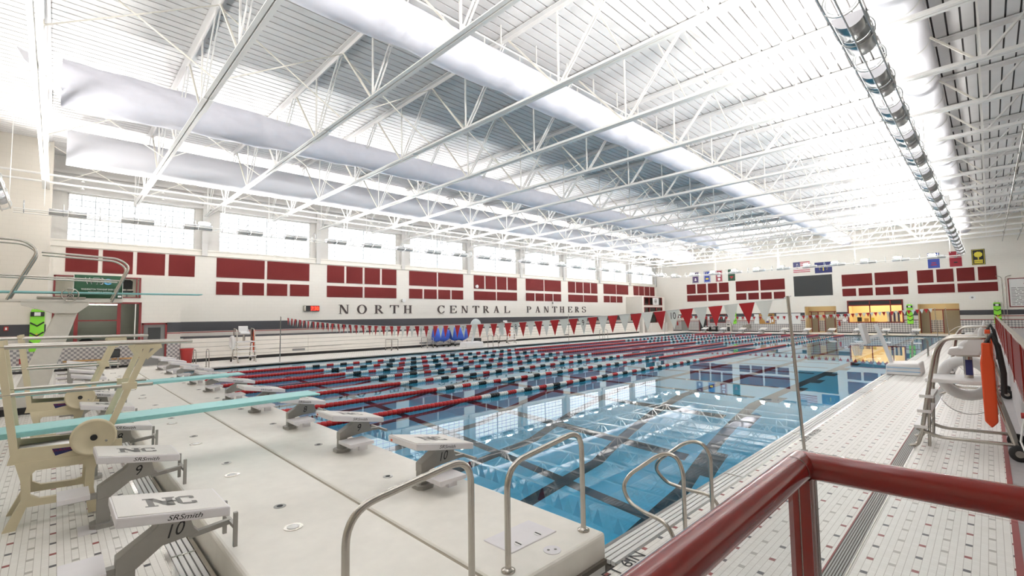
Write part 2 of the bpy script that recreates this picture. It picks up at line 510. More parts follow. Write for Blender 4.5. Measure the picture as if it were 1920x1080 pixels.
while y < 54:                   # lines of the cross course
    m = MB(); a, b = y - 0.13, y + 0.13
    m.add([(x0 + 1.6, a, floor_z(a) + 0.001), (-2.72 if y < 9 else -5.05, a, floor_z(a) + 0.001), (-2.72 if y < 9 else -5.05, b, floor_z(b) + 0.001), (x0 + 1.6, b, floor_z(b) + 0.001)], [(0, 1, 2, 3)])
    m.build('cross_line', 'pool_line', basin)
    if y > 9:
        m = MB(); a, b = y - 0.45, y + 0.45
        m.add([(-4.56, a, floor_z(a) + 0.002), (-4.28, a, floor_z(a) + 0.002), (-4.28, b, floor_z(b) + 0.002), (-4.56, b, floor_z(b) + 0.002)], [(0, 1, 2, 3)])
        m.build('cross_line_end', 'pool_line', basin)
    y += 2.27
m = MB(); nx, ny = 8, 12
m.add([(x0, y0, WATER), (x1, y0, WATER), (x1, y1, WATER), (x0, y1, WATER)], [(0, 1, 2, 3)])
water = m.build('pool_water', 'water')
tag(water, 'still turquoise pool water mirroring the windows and red panels', 'water'); stuff(water)

# gutters: steel lip, dark trough, white grating bars laid in sections
def gutter(label, long_axis, c0, c1, l0, l1, flip, sec=3.05, detail=True):
    t = thing('pool_gutter', label, 'gutter', (0, 0, 0))
    def B(mb, a0, a1, p0, p1, z0, z1):
        if long_axis == 'y': mb.box(a0, a1, p0, p1, z0, z1)
        else: mb.box(p0, p1, a0, a1, z0, z1)
    s = 1 if c1 > c0 else -1
    mb = MB(); B(mb, c0, c1, l0, l1, -0.32, -0.06); mb.build('trough', 'gap', t)
    mb = MB(); B(mb, c0, c0 + s * 0.035, l0, l1, -0.2, -0.012); mb.build('water_lip', 'steel', t)
    mb = MB(); B(mb, c1 - s * 0.04, c1, l0, l1, -0.2, -0.004); mb.build('edge_frame', 'steel', t)
    w = (abs(c1 - c0) - 0.075 - 0.02) / 4
    me = None; p = l0; n = 0
    while p < l1 - 0.05:
        q = min(p + sec, l1)
        for k in range(4):
            a = c0 + s * (0.045 + k * (w + 0.004))
            mb = MB(); B(mb, a, a + s * (w - 0.008), p + 0.012, q - 0.012, -0.045, -0.008)
            mb.build('grating_bar', 'gutter_white', t)
        mb = MB(); B(mb, c0 + s * 0.035, c1 - s * 0.04, q - 0.012, q + 0.012, -0.05, -0.004); mb.build('cross_bracket', 'steel', t)
        p = q
    return t
gutter('stainless gutter with white grating bars along the right edge of the pool', 'y', -2.70, -2.40, 3.62, 55.25, False)
gutter('white barred gutter along the left pool edge below the bleachers', 'y', -25.95, -26.25, 1.07, 55.25, True, 6.0)
gutter('white barred gutter along the far pool end under the distant starting blocks', 'x', 55.25, 55.55, -26.25, -2.40, False, 6.0)
gutter('white barred gutter between near tile deck and bulkhead under the near starting blocks', 'x', 1.07, 0.80, -26.25, -2.40, True, 1.6)

# deck drain
t = thing('trench_drain', 'long grey slotted trench drain running down the right deck', 'drain')
m = MB(); m.box(-1.11, -0.95, 1.7, 59.5, -0.05, 0.002); m.build('channel', 'gap', t)
for s in (-1.105, -0.955):
    m = MB(); m.box(s - 0.006, s + 0.006, 1.7, 59.5, -0.02, 0.006); m.build('frame', 'maroon_tile' if s < -1 else 'steel', t)
for k in range(7):
    xx = -1.09 + k * 0.02; m = MB(); m.box(xx, xx + 0.011, 1.7, 59.5, -0.01, 0.006); m.build('slot_bar', 'drain_grey', t)

# ------------------------------------------------------------------ ceiling
m = MB(); m.box(-33, 9.3, -7.3, 60.3, CEIL, CEIL + 0.25)
ceil = struct(m.build('ceiling', 'roof_gap'), 'white ribbed metal roof deck')
m = MB(); m.box(-0.130, 0.130, -7.2, 60.2, CEIL - 0.07, CEIL + 0.01); rib = m.mesh('deck_rib'); rib.materials.append(MATS['roof_white'])
k = 0; xx = -32.6
while xx < 9.2:
    put('deck_rib', rib, ceil, (xx, 0, 0)); xx += 0.305
# soffit returns seen along the left wall
# ------------------------------------------------------------------ left wall with window bays
WIN = [(0.25 + 6.68 * k, 5.70 + 6.68 * k) for k in range(9)]
m = MB()
m.box(WX - 0.4, WX, -0.6, FY, 0, 6.40)
wall_left = struct(m.build('wall_left', 'wall'), 'cream block wall with clerestory windows')
m = MB(); m.box(WX - 0.4, WX - 0.05, -0.6, FY, 8.85, CEIL)
edges = [-0.6] + [e for w in WIN for e in w] + [FY]
for a, b in zip(edges[0::2], edges[1::2]): m.box(WX - 0.4, WX - 0.12, a, b, 6.40, 8.85)
struct(m.build('wall_left_upper', 'pier'), 'grey piers and header around the clerestory windows')
for k in range(9):
    yc = BAY0 + BAY * (k + 1)
    if yc > FY: continue
    m = MB(); m.box(WX - 0.2, WX + 0.14, yc - 0.14, yc + 0.14, 6.05, 9.95)
    struct(m.build('pilaster', 'beam_grey', wall_left))
m = MB(); m.box(WX, WX + 0.10, -0.3, FY, 6.06, 6.12); m.box(WX, WX + 0.05, -0.3, FY, 6.34, 6.42)
struct(m.build('trim_3', 'wall'), 'ledge below the clerestory windows')
m = MB(); m.box(WX - 0.05, WX + 0.16, -0.3, FY, 8.86, 9.0); m.box(WX - 0.05, WX + 0.02, -0.3, FY, 9.0, 9.75); m.box(WX - 0.05, WX + 0.3, -0.3, FY, 9.75, 9.9)
struct(m.build('trim_4', 'beam_grey'), 'steel beam above the clerestory windows')
# windows
PX = WX - 0.22
pw, ph = 0.545, 0.306
m = MB(); m.box(PX - 0.004, PX + 0.002, -pw / 2 + 0.018, pw / 2 - 0.018, -ph / 2 + 0.017, ph / 2 - 0.017); pane_me = m.mesh('pane'); pane_me.materials.append(MATS['daylight'])
for k, (a, b) in enumerate(WIN):
    w = struct(empty('window_%d' % (k + 1), (0, (a + b) / 2, 6.40)), '%s clerestory window of frosted gridded panes from the near end' % ORD[k])
    L = b - a; zb, zt = 6.40, 8.85; h = L / 2
    m = MB()
    m.box(PX - 0.06, PX + 0.06, -h, h, 0, 0.05); m.box(PX - 0.06, PX + 0.06, -h, h, 2.40, 2.45)
    m.box(PX - 0.06, PX + 0.06, -h, -h + 0.05, 0, 2.45); m.box(PX - 0.06, PX + 0.06, h - 0.05, h, 0, 2.45)
    m.build('window_frame', 'beam_grey', w)
    m = MB(); m.box(PX - 0.06, PX + 0.07, -0.03, 0.03, 0.05, 2.40); m.build('mullion', 'aluminium', w)
    m = MB(); m.box(PX - 0.02, PX - 0.006, -h, h, 0.02, 2.43); m.build('muntin_grid', 'muntin', w)
    if k < 3:
        for s in (-1, 1):
            for c in range(5):
                for r in range(8):
                    put('pane', pane_me, w, (0, s * (0.03 + pw * (c + 0.5) - 0.016 * (c + 0.5) / 5), 0.05 - 0.05 + ph * (r + 0.5)))
    else:
        m = MB()
        for s in (-1, 1):
            for c in range(5):
                for r in range(8):
                    cy = s * (0.03 + pw * (c + 0.5)); cz = ph * (r + 0.5)
                    m.box(PX - 0.004, PX + 0.002, cy - pw / 2 + 0.022, cy + pw / 2 - 0.022, cz - ph / 2 + 0.02, cz + ph / 2 - 0.02)
        stuff(m.build('pane_field', 'daylight', w))
# painted bands of the left wall (above the bleachers)
def band(x, ya, yb, z0, z1, mt, nm, lab, d=0.02):
    m = MB(); m.box(x, x + d, ya, yb, z0, z1); return struct(m.build(nm, mt), lab)
band(WX, 4.75, 51.9, 1.63, 2.18, 'stripe', 'trim_5', 'charcoal stripe along the left wall')
band(WX, 4.75, 51.9, 1.55, 1.60, 'maroon_tile', 'trim_6', 'maroon line under the charcoal stripe of the left wall')
band(WX, 4.75, 51.9, 0.5, 1.53, 'wall_grey', 'trim_7', 'pale grey tile band low on the left wall')

# ------------------------------------------------------------------ near-left wall and office block
m = MB(); m.box(FX - 0.4, FX, -7, -0.30, 0, CEIL); m.box(WX - 0.4, FX - 0.4, -0.62, -0.30, 0, CEIL)
struct(m.build('wall_near_left', 'wall_near'), 'beige block wall left of the office windows')
band(FX, -7, -0.3, 1.66, 2.17, 'stripe', 'trim_8', 'charcoal stripe on the beige near-left wall')
band(FX, -7, -0.3, 1.58, 1.64, 'maroon_tile', 'trim_9', 'maroon line on the beige near-left wall')
band(FX, -7, -0.3, 1.06, 1.58, 'wall_grey', 'trim_10', 'grey tile band on the near-left wall')
band(FX, -7, 0.0, 0.10, 1.06, 'checker', 'trim_11', 'grey checkered tile wainscot on the near-left wall', 0.025)
band(FX, -7, 3.1, 0.0, 0.10, 'rubber', 'baseboard_left', 'black baseboard of the near-left wall', 0.03)

BY0, BY1, BZ = -0.30, 4.75, 4.46
m = MB()
def F(a, b, z0, z1): m.box(FX - 0.15, FX, a, b, z0, z1)
F(BY0, BY1, BZ, BZ + 0.05)                    # parapet
F(3.05, BY1, 2.16, BZ); F(4.18, BY1, 0, 2.16)
F(-0.12, 3.05, 3.18, 3.42); F(-0.12, 3.13, 0, 1.30); F(BY0, -0.12, 0, BZ)
F(3.05, 3.13, 1.3, 2.16); F(-0.12, 3.05, 4.44, BZ)
m.box(WX, FX - 0.15, BY1 - 0.15, BY1, 0, BZ); m.box(WX, FX - 0.15, BY0, BY1, BZ, BZ + 0.05); m.box(WX, FX - 0.15, BY0, BY1 - 0.15, 3.2, 3.3)
struct(m.build('wall_office', 'wall'), 'cream office block standing in the near-left corner')
band(FX, 3.05 + 1.13, BY1, 1.66, 2.17, 'stripe', 'trim_12', 'charcoal stripe on the office block beside the door')
band(FX, 4.18, BY1, 1.58, 1.63, 'maroon_tile', 'trim_13', 'maroon line on the office block beside the door')
band(FX, 4.18, BY1, 1.10, 1.58, 'wall_grey', 'trim_14', 'grey tile band beside the office door')
band(FX, 0.0, 3.13, 0.10, 1.04, 'checker', 'trim_15', 'grey checkered tile wainscot under the office windows', 0.025)
band(FX, 4.18, BY1, 0.0, 1.10, 'checker', 'trim_16', 'grey checkered tile wainscot beside the office door', 0.025)
# office window frames
w = struct(empty('window_10', (FX, 1.5, 3.42)), 'upper red framed office window behind the hanging green banner')
def fr(par, ya, yb, z0, z1, mt='maroon', oy=1.5, oz=3.42, d=0.07):
    q = MB(); q.box(-0.08, d - 0.03, ya - oy, yb - oy, z0 - oz, z1 - oz); return q.build('frame_bar', mt, par)
for r in ((-0.12, -0.05, 3.42, 4.44), (2.98, 3.05, 3.42, 4.44), (-0.12, 3.05, 4.38, 4.44), (-0.12, 3.05, 3.42, 3.46), (2.86, 2.90, 3.46, 4.38)): fr(w, *r)
q = MB(); q.box(-0.06, -0.05, -1.6, 1.5, 0.04, 0.96); q.build('pane', 'glass', w)
w = struct(empty('window_11', (FX, 1.5, 1.30)), 'lower red framed office window with dark glass')
for r in ((-0.12, -0.05, 1.3, 3.18), (0.62, 0.76, 1.3, 3.18), (2.16, 2.30, 1.3, 3.18), (3.00, 3.10, 1.3, 3.18), (-0.12, 3.1, 3.12, 3.20), (0.76, 2.16, 2.28, 2.34), (-0.12, 3.1, 1.26, 1.34)): fr(w, *r, oz=1.30)
fr(w, 2.84, 2.88, 1.34, 3.12, 'white_steel', oz=1.30)
for a, b, z0_, z1_ in ((-0.05, 0.62, 1.34, 3.12), (0.76, 2.16, 1.34, 2.28), (0.76, 2.16, 2.34, 3.12), (2.30, 2.84, 1.34, 3.12), (2.88, 3.0, 1.34, 3.12)):
    q = MB(); q.box(-0.06, -0.05, a - 1.5, b - 1.5, z0_ - 1.3, z1_ - 1.3); q.build('pane', 'dark_glass', w)
m = MB(); m.box(FX + 0.0, FX + 0.12, -0.1, 3.1, 1.22, 1.27); struct(m.build('trim_17', 'maroon'), 'maroon sill under the lower office window')
for z_, nm_ in ((3.10, 'lower'), (4.36, 'upper')):
    lf = thing('office_light', 'fluorescent fitting on the ceiling of the %s office room' % nm_, 'ceiling light', (FX - 1.0, 1.6, z_ + 0.06))
    q = MB(); q.box(-0.09, 0.09, -0.75, 0.75, -0.03, 0.02); q.build('housing', 'fixture_white', lf)
    q = MB(); q.tube([(0, -0.7, -0.05), (0, 0.7, -0.05)], 0.022, 8); q.build('tube', 'office_tube', lf)
# office door
d = struct(empty('door_1', (FX, 3.65, 0)), 'grey door with dark pane in a maroon frame beside the office window')
for a, b, z0_, z1_ in ((-0.52, -0.44, 0, 2.15), (0.44, 0.52, 0, 2.15), (-0.52, 0.52, 2.07, 2.15)):
    q = MB(); q.box(-0.12, 0.05, a, b, z0_, z1_); q.build('door_frame', 'maroon', d)
q = MB(); q.box(-0.08, -0.02, -0.44, 0.44, 0, 2.07); q.build('door_leaf', 'door_grey', d)
q = MB(); q.box(-0.02, -0.012, -0.26, 0.26, 1.28, 1.92); q.build('door_pane', 'panel_grey', d)
q = MB(); q.tube([(0.0, 0.34, 1.0), (0.05, 0.34, 1.0), (0.05, 0.22, 1.0)], 0.012, 8); q.build('door_handle', 'steel', d)

# ------------------------------------------------------------------ far-left control room
m = MB()
m.box(WX, -30.15, 51.95, 52.10, 0, 4.44); m.box(WX, -30.0, 51.95, 57.6, 4.44, 4.52)
m.box(-30.15, -30.0, 52.35, 56.9, 3.18, 3.42); m.box(-30.15, -30.0, 51.95, 52.35, 0, 4.44); m.box(-30.15, -30.0, 56.9, 57.6, 0, 4.44)
m.box(WX, -30.15, 57.45, 57.6, 0, 4.44); m.box(WX, -30.15, 52.1, 57.45, 3.2, 3.3)
struct(m.build('wall_control_room', 'wall'), 'cream two-storey control room in the far-left corner')
for n, (z0_, z1_), lab in ((12, (3.42, 4.44), 'upper window of the far-left control room'), (13, (1.15, 3.18), 'lower window of the far-left control room')):
    w = struct(empty('window_%d' % n, (-30.0, 54.6, z0_)), lab)
    H_ = z1_ - z0_
    for a, b, c, e in ((-2.25, -2.15, 0, H_), (2.2, 2.3, 0, H_), (-2.25, 2.3, H_ - 0.07, H_), (-2.25, 2.3, 0, 0.07), (-1.0, -0.9, 0, H_), (0.75, 0.85, 0, H_)):
        q = MB(); q.box(-0.1, 0.05, a, b, c, e); q.build('frame_bar', 'maroon', w)
    for a, b in ((-2.15, -1.0), (-0.9, 0.75), (0.85, 2.2)):
        q = MB(); q.box(-0.08, -0.07, a, b, 0.07, H_ - 0.07); q.build('pane', 'dark_glass', w)
w = struct(empty('window_14', (-31.1, 51.95, 1.55)), 'small dark window in the end wall of the control room')
q = MB(); q.box(-0.55, 0.55, -0.03, 0.0, 0, 0.9); q.build('window_frame', 'maroon', w)
q = MB(); q.box(-0.48, 0.48, -0.04, -0.03, 0.07, 0.83); q.build('pane', 'panel_grey', w)
m = MB(); m.prism([(-31.6, 52.3), (-29.6, 53.3), (-29.3, 56.9), (-31.0, 59.5), (-31.9, 59.5), (-31.9, 52.3)], 'z', 0.0, 1.2)
o = m.build('wall_counter', 'wall_grey'); struct(o, 'low grey tiled counter wall in front of the control room')

# ------------------------------------------------------------------ far wall
HOLES = [(-14.4, -11.45, 0, 2.85), (-10.45, -5.90, 1.08, 3.36), (-4.83, -1.90, 0, 2.85)]
m = MB(); xs = -33.0
for a, b, z0_, z1_ in HOLES:
    m.box(xs, a, FY, FY + 0.3, 0, CEIL); m.box(a, b, FY, FY + 0.3, z1_, CEIL)
    if z0_ > 0: m.box(a, b, FY, FY + 0.3, 0, z0_)
    xs = b
m.box(xs, 9.3, FY, FY + 0.3, 0, CEIL)
wall_far = struct(m.build('wall_far', 'wall'), 'cream far wall with banners, scoreboard and red panels')
segs = [(-30.0, -14.4), (-11.45, -10.45), (-5.9, -4.83), (-1.9, 3.2)]
n = 18
for z0_, z1_, mt, lab in ((1.76, 2.20, 'stripe', 'charcoal stripe on the far wall'), (1.36, 1.74, 'wall_grey', 'grey tile band on the far wall'), (1.30, 1.36, 'maroon_tile', 'maroon line on the far wall'), (0.12, 1.30, 'checker_far', 'diagonal grey checkered wainscot on the far wall'), (0, 0.12, 'rubber', 'black baseboard on the far wall')):
    for j, (a, b) in enumerate(segs):
        m = MB(); m.box(a, b, FY - 0.02, FY, z0_, z1_); struct(m.build('trim_%d' % n, mt), lab + ', section %s from the left' % ORD[j]); n += 1
m = MB(); m.box(-10.45, -5.9, FY - 0.02, FY, 0.12, 1.08); struct(m.build('trim_%d' % n, 'checker_far'), 'diagonal checkered wainscot under the office counter'); n += 1
m = MB(); m.box(-10.45, -5.9, FY - 0.02, FY, 0.0, 0.12); struct(m.build('trim_%d' % n, 'rubber'), 'black baseboard under the office counter'); n += 1
# alcoves behind the far wall
for j, (a, b, dl) in enumerate(((-14.4, -11.45, (0.25, 0.9, 1.55, 2.45)), (-4.83, -1.90, (0.05, 0.75, 1.7, 2.9)))):
    al = struct(empty('wall_alcove_%d' % (j + 1), ((a + b) / 2, FY, 0)), 'tan entrance alcove in the far wall, ' + ('left of the office counter' if j == 0 else 'right of the office counter'))
    h = (b - a) / 2
    q = MB(); q.box(-h - 0.1, h + 0.1, 1.8, 1.9, 0, 3.4); q.box(-h - 0.1, -h, 0.3, 1.8, 0, 3.4); q.box(h, h + 0.1, 0.3, 1.8, 0, 3.4); q.box(-h, h, 0.3, 1.8, 3.3, 3.4); q.box(-h, h, 0.3, 1.9, -0.1, 0.0)
    q.build('alcove_shell', 'alcove', al)
    q = MB(); q.box(-0.6, 0.6, 0.6, 0.72, 3.25, 3.30); q.build('added_fill_light', 'tube_light', al)  # added glowing strip, hidden above the header to brighten the alcove
    q = MB(); q.box(-h, h, 1.76, 1.80, 2.24, 2.32); q.build('door_head', 'maroon', al)
    q = MB(); q.box(-h + dl[1], -h + dl[2], 1.76, 1.80, 0.12, 1.30); q.build('wainscot', 'checker_far', al)
    for s, e in ((dl[0], dl[1]), (dl[2], dl[3])):
        q = MB(); q.box(-h + s, -h + e, 1.70, 1.80, 0, 2.24); q.build('door_leaf', 'door_taupe', al)
        for xx in (s, e):
            q = MB(); q.box(-h + xx - 0.035, -h + xx + 0.035, 1.68, 1.82, 0, 2.28); q.build('door_frame', 'maroon', al)
# office behind the counter
of = struct(empty('wall_office_interior', (-8.2, FY, 0)), 'warm lit office behind the far counter window')
q = MB(); q.box(-2.6, 2.6, 4.0, 4.1, 0, 3.6); q.box(-2.6, -2.5, 0.3, 4.1, 0, 3.6); q.box(2.5, 2.6, 0.3, 4.1, 0, 3.6); q.box(-2.6, 2.6, 0.3, 4.1, 3.5, 3.6); q.box(-2.6, 2.6, 0.3, 4.1, -0.1, 0)
q.build('office_shell', 'office_wall', of)
for k in range(3):
    q = MB(); q.box(-2.0, 2.0, 0.9 + k * 1.0, 1.05 + k * 1.0, 3.44, 3.49); q.build('tube_light', 'tube_light', of)
w = struct(empty('window_15', (-8.17, FY, 1.08)), 'wide maroon framed office counter window in the far wall')
for a, b, z0_, z1_ in ((-2.28, -2.16, 0, 2.3), (2.16, 2.28, 0, 2.3), (-2.28, 2.28, 1.72, 1.84), (-2.28, 2.28, 2.22, 2.3), (-2.28, 2.28, -0.02, 0.06), (-0.42, -0.34, 0, 2.3), (1.25, 1.33, 0, 2.3)):
    q = MB(); q.box(a, b, -0.06, 0.08, z0_, z1_); q.build('frame_bar', 'maroon', w)
for a, b in ((-2.16, -0.42), (-0.34, 1.25), (1.33, 2.16)):
    q = MB(); q.box(a, b, 0.0, 0.02, 1.84, 2.22); q.build('header_panel', 'office_dark', w)
    q = MB(); q.box(a, b, 0.03, 0.04, 0.06, 1.72); q.build('pane', 'glass', w)

# ------------------------------------------------------------------ right-hand spectator platform and enclosing walls
m = MB()
m.box(0.28, 9.0, 1.6, 50.0, -0.2, 0.79); m.box(-0.47, 9.0, -7.0, 1.62, -0.2, 0.66)
struct(m.build('floor_platform', 'concrete_grey'), 'grey concrete spectator platform along the right side')
m = MB(); m.box(3.2, 3.6, 51.0, FY, 0, 0.9); m.box(0.28, 9, 50.0, FY, -0.2, 0.0)
struct(m.build('floor_corner', 'platform_floor'), 'grey floor beyond the spectator platform')
m = MB(); m.box(9.0, 9.3, -7.3, 60.1, 0, CEIL); struct(m.build('wall_right', 'wall'))
m = MB(); m.box(-33, 9.3, -7.3, -7.0, 0, CEIL); struct(m.build('wall_near', 'wall_near'))
# ------------------------------------------------------------------ roof trusses
ZB, ZT = 8.38, 10.52
TY = [BAY0 + 3.34 * k for k in range(18)]
NB = [-11.8 + 4.0 * j for j in range(-5, 6)]
def part_me(fn, mt):
    q = MB(); fn(q); me = q.mesh('member'); me.materials.append(MATS[mt]); return me
def make_truss(xl):
    P_ = []
    for s in (-0.07, 0.07):
        P_.append(('bottom_chord', part_me(lambda q: (q.box(xl, 8.9, s - 0.05, s + 0.05, ZB - 0.012, ZB + 0.012), q.box(xl, 8.9, s - math.copysign(0.05, s) - 0.008, s - math.copysign(0.05, s) + 0.008, ZB, ZB + 0.11)), 'chord')))
        P_.append(('top_chord', part_me(lambda q: (q.box(-32.2, 8.9, s - 0.07, s + 0.07, ZT + 0.10, ZT + 0.125), q.box(-32.2, 8.9, s - math.copysign(0.06, s) - 0.01, s - math.copysign(0.06, s) + 0.01, ZT - 0.03, ZT + 0.11)), 'roof_white')))
    P_.append(('splice_plate', part_me(lambda q: (q.box(-15.9, -14.9, -0.14, -0.02, ZB - 0.03, ZB - 0.012), q.box(-15.9, -14.9, 0.02, 0.14, ZB - 0.03, ZB - 0.012)), 'chord')))
    for b in NB:
        if b - 2.0 > -32.2: P_.append(('diagonal_brace', part_me(lambda q: q.bar((b - 0.08, 0, ZB + 0.05), (b - 1.9, 0, ZT), 0.048, 0.048), 'web_cream')))
        if b + 2.0 < 8.9: P_.append(('diagonal_brace', part_me(lambda q: (q.bar((b + 0.08, -0.045, ZB + 0.05), (b + 1.9, -0.045, ZT), 0.03, 0.045), q.bar((b + 0.08, 0.045, ZB + 0.05), (b + 1.9, 0.045, ZT), 0.03, 0.045)), 'chord')))
        P_.append(('vertical_post', part_me(lambda q: q.bar((b, 0, ZB + 0.03), (b, 0, ZT), 0.042, 0.042), 'white_steel')))
    return P_
def brace_mes():
    out = []
    for xx in (-29.8, -21.8, -13.8, -5.8, 2.2):
        out.append(part_me(lambda q: q.bar((xx, 0.05, ZT - 0.05), (xx, 3.29, ZB + 0.1), 0.028, 0.028), 'web_cream'))
        out.append(part_me(lambda q: q.bar((xx + 0.1, 0.05, ZB + 0.1), (xx + 0.1, 3.29, ZT - 0.05), 0.028, 0.028), 'web_cream'))
    return out
LONG, SHORT, BR = make_truss(-32.0), make_truss(-31.0), brace_mes()
for k, ty in enumerate(TY):
    t = thing('roof_truss', '%s white roof truss from the near end, spanning across the hall' % ORD[k], 'truss', (0, ty, 0), 'white steel roof trusses')
    for n_, me in (LONG if k % 2 == 0 else SHORT): put(n_, me, t)
    if k < 17:
        for me in BR: put('bridging_rod', me, t)

# ------------------------------------------------------------------ air ducts
def duct(name, label, x, z, r, ya, yb, mt, sag=0.0, step=0.21, near=0.0, wrinkle=0.0):
    t = thing(name, label, 'air duct', (x, ya, z))
    q = MB(); n = 28; L = yb - ya; M = int(L / step); v = []; f = []
    for i in range(M + 1):
        y = L * i / M; ph = ((y + ya - BAY0) / 3.34) % 1.0
        bulge = sag * math.sin(math.pi * ph) - (0.02 * math.exp(-((ph - 0.5) / 0.06) ** 2) if sag else 0.0)
        rr = r * (1 + near * max(0.0, 1 - y / 9.0))
        for k in range(n):
            a = 2 * math.pi * k / n
            low = max(0.0, -math.sin(a))
            w = wrinkle * math.sin(5 * a + y * 2.3) * math.sin(y * 1.7 + a * 2) * max(0.15, 1 - y / 12.0)
            R_ = rr + bulge * low + w
            v.append((R_ * math.cos(a), y, R_ * math.sin(a)))
    for i in range(M):
        for k in range(n):
            k2 = (k + 1) % n; f.append((i * n + k, (i + 1) * n + k, (i + 1) * n + k2, i * n + k2))
    q.add(v, f, True); q.add(v[:n], [tuple(range(n))]); q.add(v[-n:], [tuple(range(n - 1, -1, -1))])
    q.build('duct_body', mt, t)
    return t, L
t, L = duct('fabric_duct', 'long lilac-white fabric duct nearest the middle of the roof', -9.75, 9.45, 0.50, -4.0, 57.2, 'fabric', sag=0.09, near=0.22, wrinkle=0.03)
for s in (-0.36, 0.36):
    q = MB(); q.tube([(s, 0, 0.52), (s, L, 0.52)], 0.022, 6); q.build('hanger_rail', 'white_steel', t)
m = MB(); m.box(-0.02, 0.02, -0.01, 0.01, 0, 0.62); hang = m.mesh('hanger'); hang.materials.append(MATS['white_steel'])
for k in range(40):
    for s in (-0.36, 0.36): put('hanger', hang, t, (s, 0.9 + k * 1.5, 0.52))
t, L = duct('fabric_duct', 'fabric duct with a crumpled sagging near end, between the other two fabric ducts', -19.1, 9.42, 0.50, -0.1, 57.2, 'fabric', sag=0.07, near=0.38, wrinkle=0.07)
q = MB(); q.add([(-0.55, 0.05, -0.5), (0.6, 0.02, -0.45), (0.75, -0.75, 0.1), (0.3, -0.95, 0.62), (-0.35, -0.55, 0.7), (-0.6, -0.25, 0.1), (0.1, -0.3, -0.1), (0.2, -0.55, 0.25)], [(0, 1, 6), (1, 2, 6), (2, 7, 6), (2, 3, 7), (3, 4, 7), (4, 5, 7), (5, 6, 7), (5, 0, 6)], True)
q.build('loose_end_flap', 'fabric_plain', t)
t, L = duct('fabric_duct', 'wide white fabric duct close to the clerestory windows', -26.1, 9.42, 0.72, 0.1, 57.2, 'fabric_plain', sag=0.02, wrinkle=0.0)
t, L = duct('metal_duct', 'smooth round white duct beside the right-hand light rack', -1.14, 9.50, 0.47, -6.5, 57.4, 'fabric_plain')
m = MB(); m.lathe([(0.475, -0.035), (0.49, -0.02), (0.49, 0.02), (0.475, 0.035)], (0, 0, 0), 'y', 28, caps=False); col_me = m.mesh('joint_collar'); col_me.materials.append(MATS['print_white'])
for k in range(26): put('joint_collar', col_me, t, (0, 1.2 + k * 2.4, 0))
# white pipes and conduits along the left wall
for j, (z, lab) in enumerate(((8.50, 'lower white sprinkler pipe running along the clerestory windows'), (8.84, 'upper white pipe running along the clerestory windows'))):
    t = thing('sprinkler_pipe', lab, 'pipe', (-29.0, -6.9, z))
    q = MB(); q.tube([(0, 0, 0), (0, 66.3, 0)], 0.05, 8); q.build('pipe', 'white_steel', t)
    for k in range(22):
        q = MB(); q.lathe([(0.02, 0), (0.02, -0.06), (0.07, -0.07), (0.07, -0.085)], (0, 1.6 + 3.0 * k, -0.04), 'z', 8); q.build('sprinkler_head', 'white_steel', t)
for j, xx in enumerate((1.15, 2.05, 3.0)):
    t = thing('conduit', 'thin grey conduit under the trusses right of the round duct, %s from the duct' % ORD[j], 'conduit', (xx, -6.9, 8.2), 'roof conduits')
    q = MB(); q.tube([(0, 0, 0), (0, 66, 0)], 0.028, 6); q.build('pipe', 'steel_dark', t)
    m = MB(); m.box(-0.05, 0.05, -0.03, 0.03, -0.02, 0.2)
    for k in range(17):
        put('pipe_clip', part_me(lambda q: q.box(-0.05, 0.05, -0.03, 0.03, -0.03, 0.2), 'steel_dark') if k == 0 else t.children[1].data, t, (0, TY[k] + 6.9, 0))

# ------------------------------------------------------------------ light racks with uplights
RZ, RR = 7.10, 0.25
def shell(n=14, r=0.235, h=0.595):
    """open-topped half cylinder of sheet metal, two sections"""
    q = MB()
    for a0, a1 in ((-h, -0.01), (0.01, h)):
        v = []
        for y in (a0, a1):
            for rr in (r, r - 0.008):
                v += [(rr * math.cos(math.pi + math.pi * k / n), y, rr * math.sin(math.pi + math.pi * k / n)) for k in range(n + 1)]
        N = n + 1; f = []
        for k in range(n):
            f += [(k, k + 1, 2 * N + k + 1, 2 * N + k), (N + k + 1, N + k, 3 * N + k, 3 * N + k + 1), (k + 1, k, N + k, N + k + 1), (2 * N + k, 2 * N + k + 1, 3 * N + k + 1, 3 * N + k)]
        f += [(0, 2 * N, 3 * N, N), (N - 1, 2 * N - 1, 4 * N - 1, 3 * N - 1)]
        q.add(v, f, True)
    return q
sh_me = shell().mesh('reflector_shell'); sh_me.materials.append(MATS['aluminium'])
sw_me = shell().mesh('reflector_shell'); sw_me.materials.append(MATS['shell_white'])
q = MB(); n = 14
q.prism([(0.235 * math.cos(math.pi + math.pi * k / n), 0.235 * math.sin(math.pi + math.pi * k / n)) for k in range(n + 1)], 'y', -0.006, 0.006)
cap_me = q.mesh('end_cap'); cap_me.materials.append(MATS['fabric_plain'])
q = MB(); q.lathe([(0.03, -0.26), (0.075, -0.2), (0.085, 0.0), (0.075, 0.2), (0.03, 0.26)], (0, 0.28, 0.12), 'y', 12); lamp_me = q.mesh('lamp'); lamp_me.materials.append(MATS['lamp'])
q = MB(); q.torus((0, 0, 0), RR + 0.012, 0.014, 'y', 24, 6); q.torus((0, 0, 0), RR - 0.03, 0.008, 'y', 24, 6)
for k in range(12):
    a = 2 * math.pi * k / 12; q.bar(((RR - 0.03) * math.cos(a), 0, (RR - 0.03) * math.sin(a)), ((RR + 0.012) * math.cos(a), 0, (RR + 0.012) * math.sin(a)), 0.012)
ring_me = q.mesh('hoop'); ring_me.materials.append(MATS['aluminium'])
